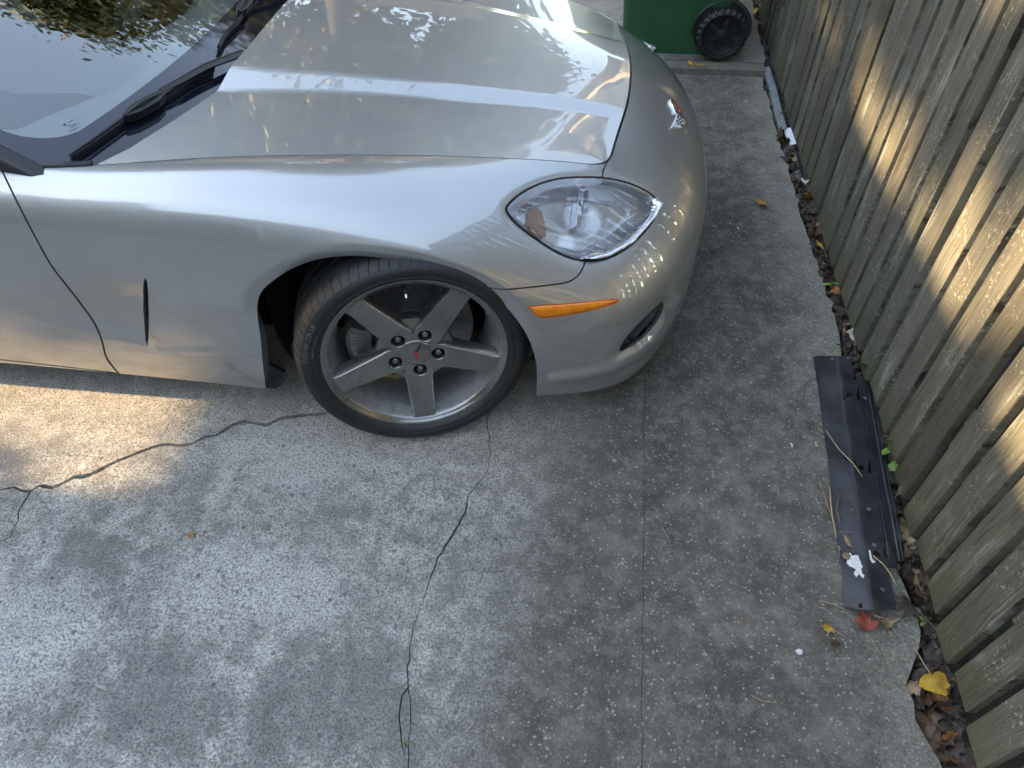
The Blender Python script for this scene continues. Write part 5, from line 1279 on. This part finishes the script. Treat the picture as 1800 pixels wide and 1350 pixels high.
# ivy and seedlings
def sprig(label, stems, mat, name='ivy_sprig'):
    base = stems[0][0]; b0 = at(base[0], base[1], z=.0); root = thing(name, label, 'plant', tuple(b0))
    for i, (bp, tip, h_, size, rz, tilt) in enumerate(stems):
        a = at(bp[0], bp[1], z=.0); b = at(tip[0], tip[1], z=h_); MB().tube([a, (a + b) / 2 + [0, 0, .01], b], [.0016, .0013, .001], 5).build('stem', 'leaf_green', root, True)
        V_, F_ = leaf_mesh('ivy' if name == 'ivy_sprig' else 'oval', size, .25, 300 + i * 7 + int(base[0])); M_ = Matrix.Rotation(rz, 3, 'Z') @ Matrix.Rotation(tilt[0], 3, 'X') @ Matrix.Rotation(tilt[1], 3, 'Y')
        mesh('leaf', [np.array((M_ @ Vector(v_))[:]) + b for v_ in V_], F_, mat, root, True)
sprig('dark green ivy leaf at the fence above the black panel', [((1528, 672), (1523, 640), .045, .085, .4, (-.5, .4)), ((1528, 672), (1530, 655), .03, .05, 2.4, (-.3, .6))], 'leaf_ivy')
sprig('bright green ivy sprig with three leaves against the fence boards', [((1562, 812), (1562, 775), .055, .05, .1, (-.9, .2)), ((1562, 812), (1557, 793), .05, .045, 1.9, (-.4, .5)), ((1562, 812), (1569, 818), .04, .046, -2.3, (-.5, .3))], 'leaf_green')
sprig('two small green leaves at the fence right of the headlight', [((1463, 508), (1453, 499), .02, .038, 1.5, (-.2, .1)), ((1463, 508), (1470, 498), .022, .036, -1.4, (-.2, -.1))], 'leaf_green', 'seedling')
sprig('tiny green seedling near the dark leaf under the fence', [((1620, 1096), (1620, 1086), .012, .018, .3, (-.3, 0)), ((1620, 1096), (1622, 1096), .01, .016, 2.2, (-.3, 0))], 'leaf_green', 'seedling')
sprig('tiny green weed growing in the long crack at the bottom', [((712, 1312), (711, 1303), .008, .016, .3, (-.3, 0)), ((712, 1312), (714, 1308), .006, .012, 2.4, (-.2, 0))], 'leaf_green', 'weed')
sprig('single small round green leaf between black panel and fence', [((1587, 925), (1586, 920), .02, .024, 1.2, (-.3, .2))], 'leaf_ivy', 'seedling')
sprig('small pale green leaf poking out of a fence gap', [((1571, 716), (1571, 713), .05, .022, 1.6, (-.2, .1))], 'leaf_green', 'seedling')
sprig('yellow-green weeds at the far end of the fence foot', [((1332, 20), (1335, 5), .05, .06, .6, (-.4, .2)), ((1330, 30), (1328, 18), .04, .05, 2.6, (-.4, .2)), ((1336, 25), (1340, 12), .06, .05, 4.1, (-.4, .2)), ((1333, 45), (1334, 38), .04, .05, 5.1, (-.4, .2))], 'leaf_yellow', 'weed')

# ------------------------------------------------------------------ surroundings beyond the frame, seen mirrored in paint and glass, plus added sun blockers
TANV = math.tan(SUN_EL) / math.cos(SUN_AZ)
def sunline(z_at_fence, x): return z_at_fence + (FX - x) * TANV            # height, at x, of the ray that meets the fence at that height
def house(name, label, x0, x1, y0, y1, eave, ridge, wall, roof, axis='y', windows=(), over=.35):
    root = thing(name, label, 'house', ((x0 + x1) / 2, (y0 + y1) / 2, -.3)); xm, ym = (x0 + x1) / 2, (y0 + y1) / 2
    V_ = [(x0, y0, -.3), (x1, y0, -.3), (x1, y1, -.3), (x0, y1, -.3), (x0, y0, eave), (x1, y0, eave), (x1, y1, eave), (x0, y1, eave)]
    F_ = [(0, 1, 5, 4), (1, 2, 6, 5), (2, 3, 7, 6), (3, 0, 4, 7)]
    if axis == 'y': V_ += [(xm, y0, ridge - .05), (xm, y1, ridge - .05)]; F_ += [(4, 5, 8), (6, 7, 9)]
    else: V_ += [(x0, ym, ridge - .05), (x1, ym, ridge - .05)]; F_ += [(5, 6, 9), (7, 4, 8)]
    mesh('wall', V_, F_, wall, root, False)
    o_ = over; sl = (ridge - eave) / ((x1 - x0) / 2 if axis == 'y' else (y1 - y0) / 2)
    if axis == 'y': R_ = [(x0 - o_, y0 - o_, eave - sl * o_), (xm, y0 - o_, ridge), (xm, y1 + o_, ridge), (x0 - o_, y1 + o_, eave - sl * o_), (x1 + o_, y0 - o_, eave - sl * o_), (x1 + o_, y1 + o_, eave - sl * o_)]; RF = [(0, 1, 2, 3), (1, 4, 5, 2)]
    else: R_ = [(x0 - o_, y0 - o_, eave - sl * o_), (x0 - o_, ym, ridge), (x1 + o_, ym, ridge), (x1 + o_, y0 - o_, eave - sl * o_), (x0 - o_, y1 + o_, eave - sl * o_), (x1 + o_, y1 + o_, eave - sl * o_)]; RF = [(0, 3, 2, 1), (1, 2, 5, 4)]
    n_ = len(R_); R2 = R_ + [(a, b, c - .14) for a, b, c in R_]; RF2 = RF + [tuple(n_ + i for i in reversed(f_)) for f_ in RF]
    per = [0, 1, 4, 5, 2, 3] if axis == 'y' else [0, 1, 4, 5, 2, 3]
    for a, b in zip(per, per[1:] + per[:1]): RF2.append((a, b, n_ + b, n_ + a))
    mesh('roof', R2, RF2, roof, root, False)
    for (face, u_, z_, w_, h_) in windows:
        if face == '-y': c_ = (u_, y0 - .02, z_); s_ = (w_, .06, h_); f_ = lambda dx, dz: (u_ + dx, y0 - .03, z_ + dz)
        elif face == '+y': c_ = (u_, y1 + .02, z_); s_ = (w_, .06, h_)
        elif face == '-x': c_ = (x0 - .02, u_, z_); s_ = (.06, w_, h_)
        else: c_ = (x1 + .02, u_, z_); s_ = (.06, w_, h_)
        win = MB().box(c_, *[q_ + (.16 if q_ > .1 else 0) for q_ in s_]).build('window', 'trim_white', root)
        MB().box(tuple(np.array(c_) + np.array([-1 if face == '-x' else 1 if face == '+x' else 0, -1 if face == '-y' else 1 if face == '+y' else 0, 0]) * .03), *s_).build('pane', 'window_glass', win)
    return root
def tree(name, label, base, trunk_h, c, r, n, mats, seed, group='trees around the drive', flat_bottom=None, ls=.24, upright=None):
    rg = np.random.default_rng(seed); root = thing(name, label, 'tree', base, group); b = np.array(base); c = np.array(c)
    mb = MB().tube([b, b * .6 + c * .4 + [.1, .05, 0], c] if upright is None else [b, [b[0] + .1, b[1], c[2] * .6], [b[0], b[1], c[2]]], [.30, .22, .08], 9)
    for k in range(7):
        a = k * .9 + seed; tip = c + np.array([r[0] * .7 * math.cos(a), r[1] * .7 * math.sin(a), r[2] * (.5 * math.sin(a * 1.7))]); s0 = b * .45 + c * .55 + [0, 0, .3 * k % 1] if upright is None else np.array([b[0], b[1], c[2] - .5]); tip = tip if upright is None else np.array([tip[0], tip[1], max(tip[2], c[2] - 1)])
        mb.tube([s0, (s0 + tip) / 2 + [0, 0, .25], tip], [.11, .07, .02], 6)
    mb.build('trunk', 'bark', root, True)
    ncl = 46; cl = rg.normal(size=(ncl, 3)); cl /= np.linalg.norm(cl, axis=1)[:, None]; cl *= rg.random((ncl, 1)) ** .4
    which = rg.integers(0, ncl, n); P_ = c + (cl[which] * .82 + rg.normal(size=(n, 3)) * .17) * np.array(r)
    if flat_bottom is not None: P_[:, 2] = np.where(P_[:, 2] < flat_bottom, flat_bottom + rg.random(n) * .5, P_[:, 2])
    ax = rg.normal(size=(n, 3)); ax /= np.linalg.norm(ax, axis=1)[:, None]; bx = np.cross(ax, rg.normal(size=(n, 3))); bx /= np.linalg.norm(bx, axis=1)[:, None]
    L_ = ls * (.6 + .8 * rg.random((n, 1))); V_ = np.empty((n * 4, 3)); V_[0::4] = P_ - ax * L_; V_[1::4] = P_ + bx * L_ * .5; V_[2::4] = P_ + ax * L_; V_[3::4] = P_ - bx * L_ * .5
    F_ = np.arange(n * 4).reshape(n, 4); o = mesh('crown', V_, F_, mats, root, False)
    if len(mats) > 1: o.data.polygons.foreach_set('material_index', (which % len(mats)).astype(int))
    return root
# unseen house shapes added behind the car to block the low sun; their ridge leaves a strip of light on the fence
zr = sunline(.46, -10.5)
GAPY0, GAPY1 = .02, .74
house('house', 'unseen house-shaped sun block added behind the car, left of the light slot', -11.6, -9.4, -16, GAPY0, zr - 1.0, zr, 'siding_grey', 'shingle', 'y', [('+x', -3, 1.6, 1.2, 1.4), ('+x', -7, 1.6, 1.2, 1.4)], .05)
house('ridge_blocker', 'unseen house-shaped sun block added behind the car, right of the light slot', -11.6, -9.4, GAPY1, 16, zr - 1.0, zr, 'siding_grey', 'shingle', 'y', [('+x', 3, 1.6, 1.2, 1.4), ('+x', 8, 1.6, 1.2, 1.4)], .05)
zp = (-1.13 + 9.4) * TANV
pas = thing('slot_blocker', 'unseen board added over the light slot to cut off the sun patch', 'sun_blocker', (-9.45, .4, -.3)); MB().box((-9.43, (GAPY0 + GAPY1) / 2, (zp + zr - .405) / 2), .08, GAPY1 - GAPY0 + .3, zr - .405 - zp).build('slot_board', 'siding_grey', pas)  # added out of view; its lower edge ends the sun patch on the drive
rg = np.random.default_rng(21); n = 230; P_ = np.column_stack([rg.uniform(-9.2, -8.8, n), rg.normal(.17, .13, n), rg.uniform(.4, 3.3, n)]); ax = rg.normal(size=(n, 3)); ax /= np.linalg.norm(ax, axis=1)[:, None]; bx = np.cross(ax, rg.normal(size=(n, 3))); bx /= np.linalg.norm(bx, axis=1)[:, None]
V_ = np.empty((n * 4, 3)); V_[0::4] = P_ - ax * .13; V_[1::4] = P_ + bx * .08; V_[2::4] = P_ + ax * .13; V_[3::4] = P_ - bx * .08
shr = thing('dapple_blocker', 'loose unseen leaves added in the light slot to dapple the sun patch', 'dapple_blocker', (-9, .17, -.3)); mesh('foliage', V_, np.arange(n * 4).reshape(n, 4), 'crown_green', shr, False); MB().tube([(-9, .17, -.3), (-9, .2, 1.2), (-8.98, .15, 2.8)], [.03, .02, .008], 6).build('stem', 'bark', shr)  # leaves added out of view to break up the sun through the slot
zt = sunline(.60, -17)
tree('crown_blocker', 'unseen flat-bottomed crown added to cut off the sun above the fence band', (-17, 8.5, -.3), 5, (-17, 1, zt + 3.2), (2.0, 7.0, 3.4), 22000, ['crown_green'], 3, flat_bottom=zt + .27, ls=.3, upright=1)  # added off-frame crown; its flat underside trims the light band on the fence
# house behind the camera, trees beyond the car, lit cream house at the right
house('house', 'grey-green sided house facing the near side of the car', -7.5, 9, -11, -4.6, 3.3, 5.2, 'siding_grey', 'shingle', 'x', [('+y', -3.5, 1.7, 1.3, 1.4), ('+y', 2.0, 1.7, 1.3, 1.4)])
house('house', 'brown shingled low house beyond the car', -14, -1.5, 11.5, 18, 3.1, 5.4, 'brick_wall', 'shingle', 'x', [('-y', -4, 1.7, 1.3, 1.4)])
house('house', 'tall cream gabled house beyond the fence, sunlit', 2.5, 9.5, 8.2, 17, 5.6, 8.4, 'siding_cream', 'shingle', 'x', [('-y', 4.0, 3.7, 1.0, 1.5), ('-y', 6.4, 3.7, 1.0, 1.5), ('-x', 10.4, 4.3, 1.1, 1.5), ('-x', 14.2, 4.3, 1.1, 1.5), ('-x', 12.6, 6.6, .8, .9)])
for i, (bx, by, rr, hh, mt) in enumerate([(-12, 19, 5.0, 10.5, ['crown_green', 'crown_gold']), (-6.2, 20, 4.8, 12.0, ['crown_gold', 'crown_green']), (-.8, 21, 4.2, 10.6, ['crown_green', 'crown_gold', 'crown_gold']), (-15.5, 15, 4.2, 9.0, ['crown_green', 'crown_gold']), (14, 17, 3.4, 7, ['crown_gold', 'crown_green'])]):
    tree('autumn_tree', ['tall green and gold tree second from left beyond the brown house', 'tallest gold and green tree beyond the brown house', 'gold tree right behind the brown house, next to the cream house', 'leftmost green and gold tree beyond the car', 'gold tree right of the cream house'][i], (bx, by, -.3), 4, (bx, by, hh), (rr, rr, rr * 1.05), 6500, mt, 20 + i, ls=.30)
tree('autumn_tree', 'slender tall gold tree in front of the brown house, nearest the car', (-3.4, 10.4, -.3), 4, (-3.4, 10.4, 8.4), (2.5, 2.0, 4.3), 16000, ['crown_gold', 'crown_green', 'crown_gold'], 33, ls=.115)
for i, (bx, by, rr, hh) in enumerate([(-9.5, -7, 2.6, 5.6), (12, -6, 2.8, 6)]):
    tree('green_tree', ['green tree at the left end of the house facing the car', 'green tree at the right end of the house facing the car'][i], (bx, by, -.3), 4, (bx, by, hh), (rr, rr, rr), 5000, ['crown_green'], 40 + i, ls=.28)
# hedge behind the fence
rg = np.random.default_rng(9); n = 7000; P_ = np.column_stack([rg.uniform(1.25, 2.0, n), rg.uniform(-2, 10, n), rg.uniform(-.1, 1.7, n)]); ax = rg.normal(size=(n, 3)); ax /= np.linalg.norm(ax, axis=1)[:, None]; bx = np.cross(ax, rg.normal(size=(n, 3))); bx /= np.linalg.norm(bx, axis=1)[:, None]
V_ = np.empty((n * 4, 3)); V_[0::4] = P_ - ax * .07; V_[1::4] = P_ + bx * .04; V_[2::4] = P_ + ax * .07; V_[3::4] = P_ - bx * .04
tag(mesh('hedge', V_, np.arange(n * 4).reshape(n, 4), 'crown_green', None, False), 'dark leafy hedge growing behind the fence', 'hedge', None, 'stuff')
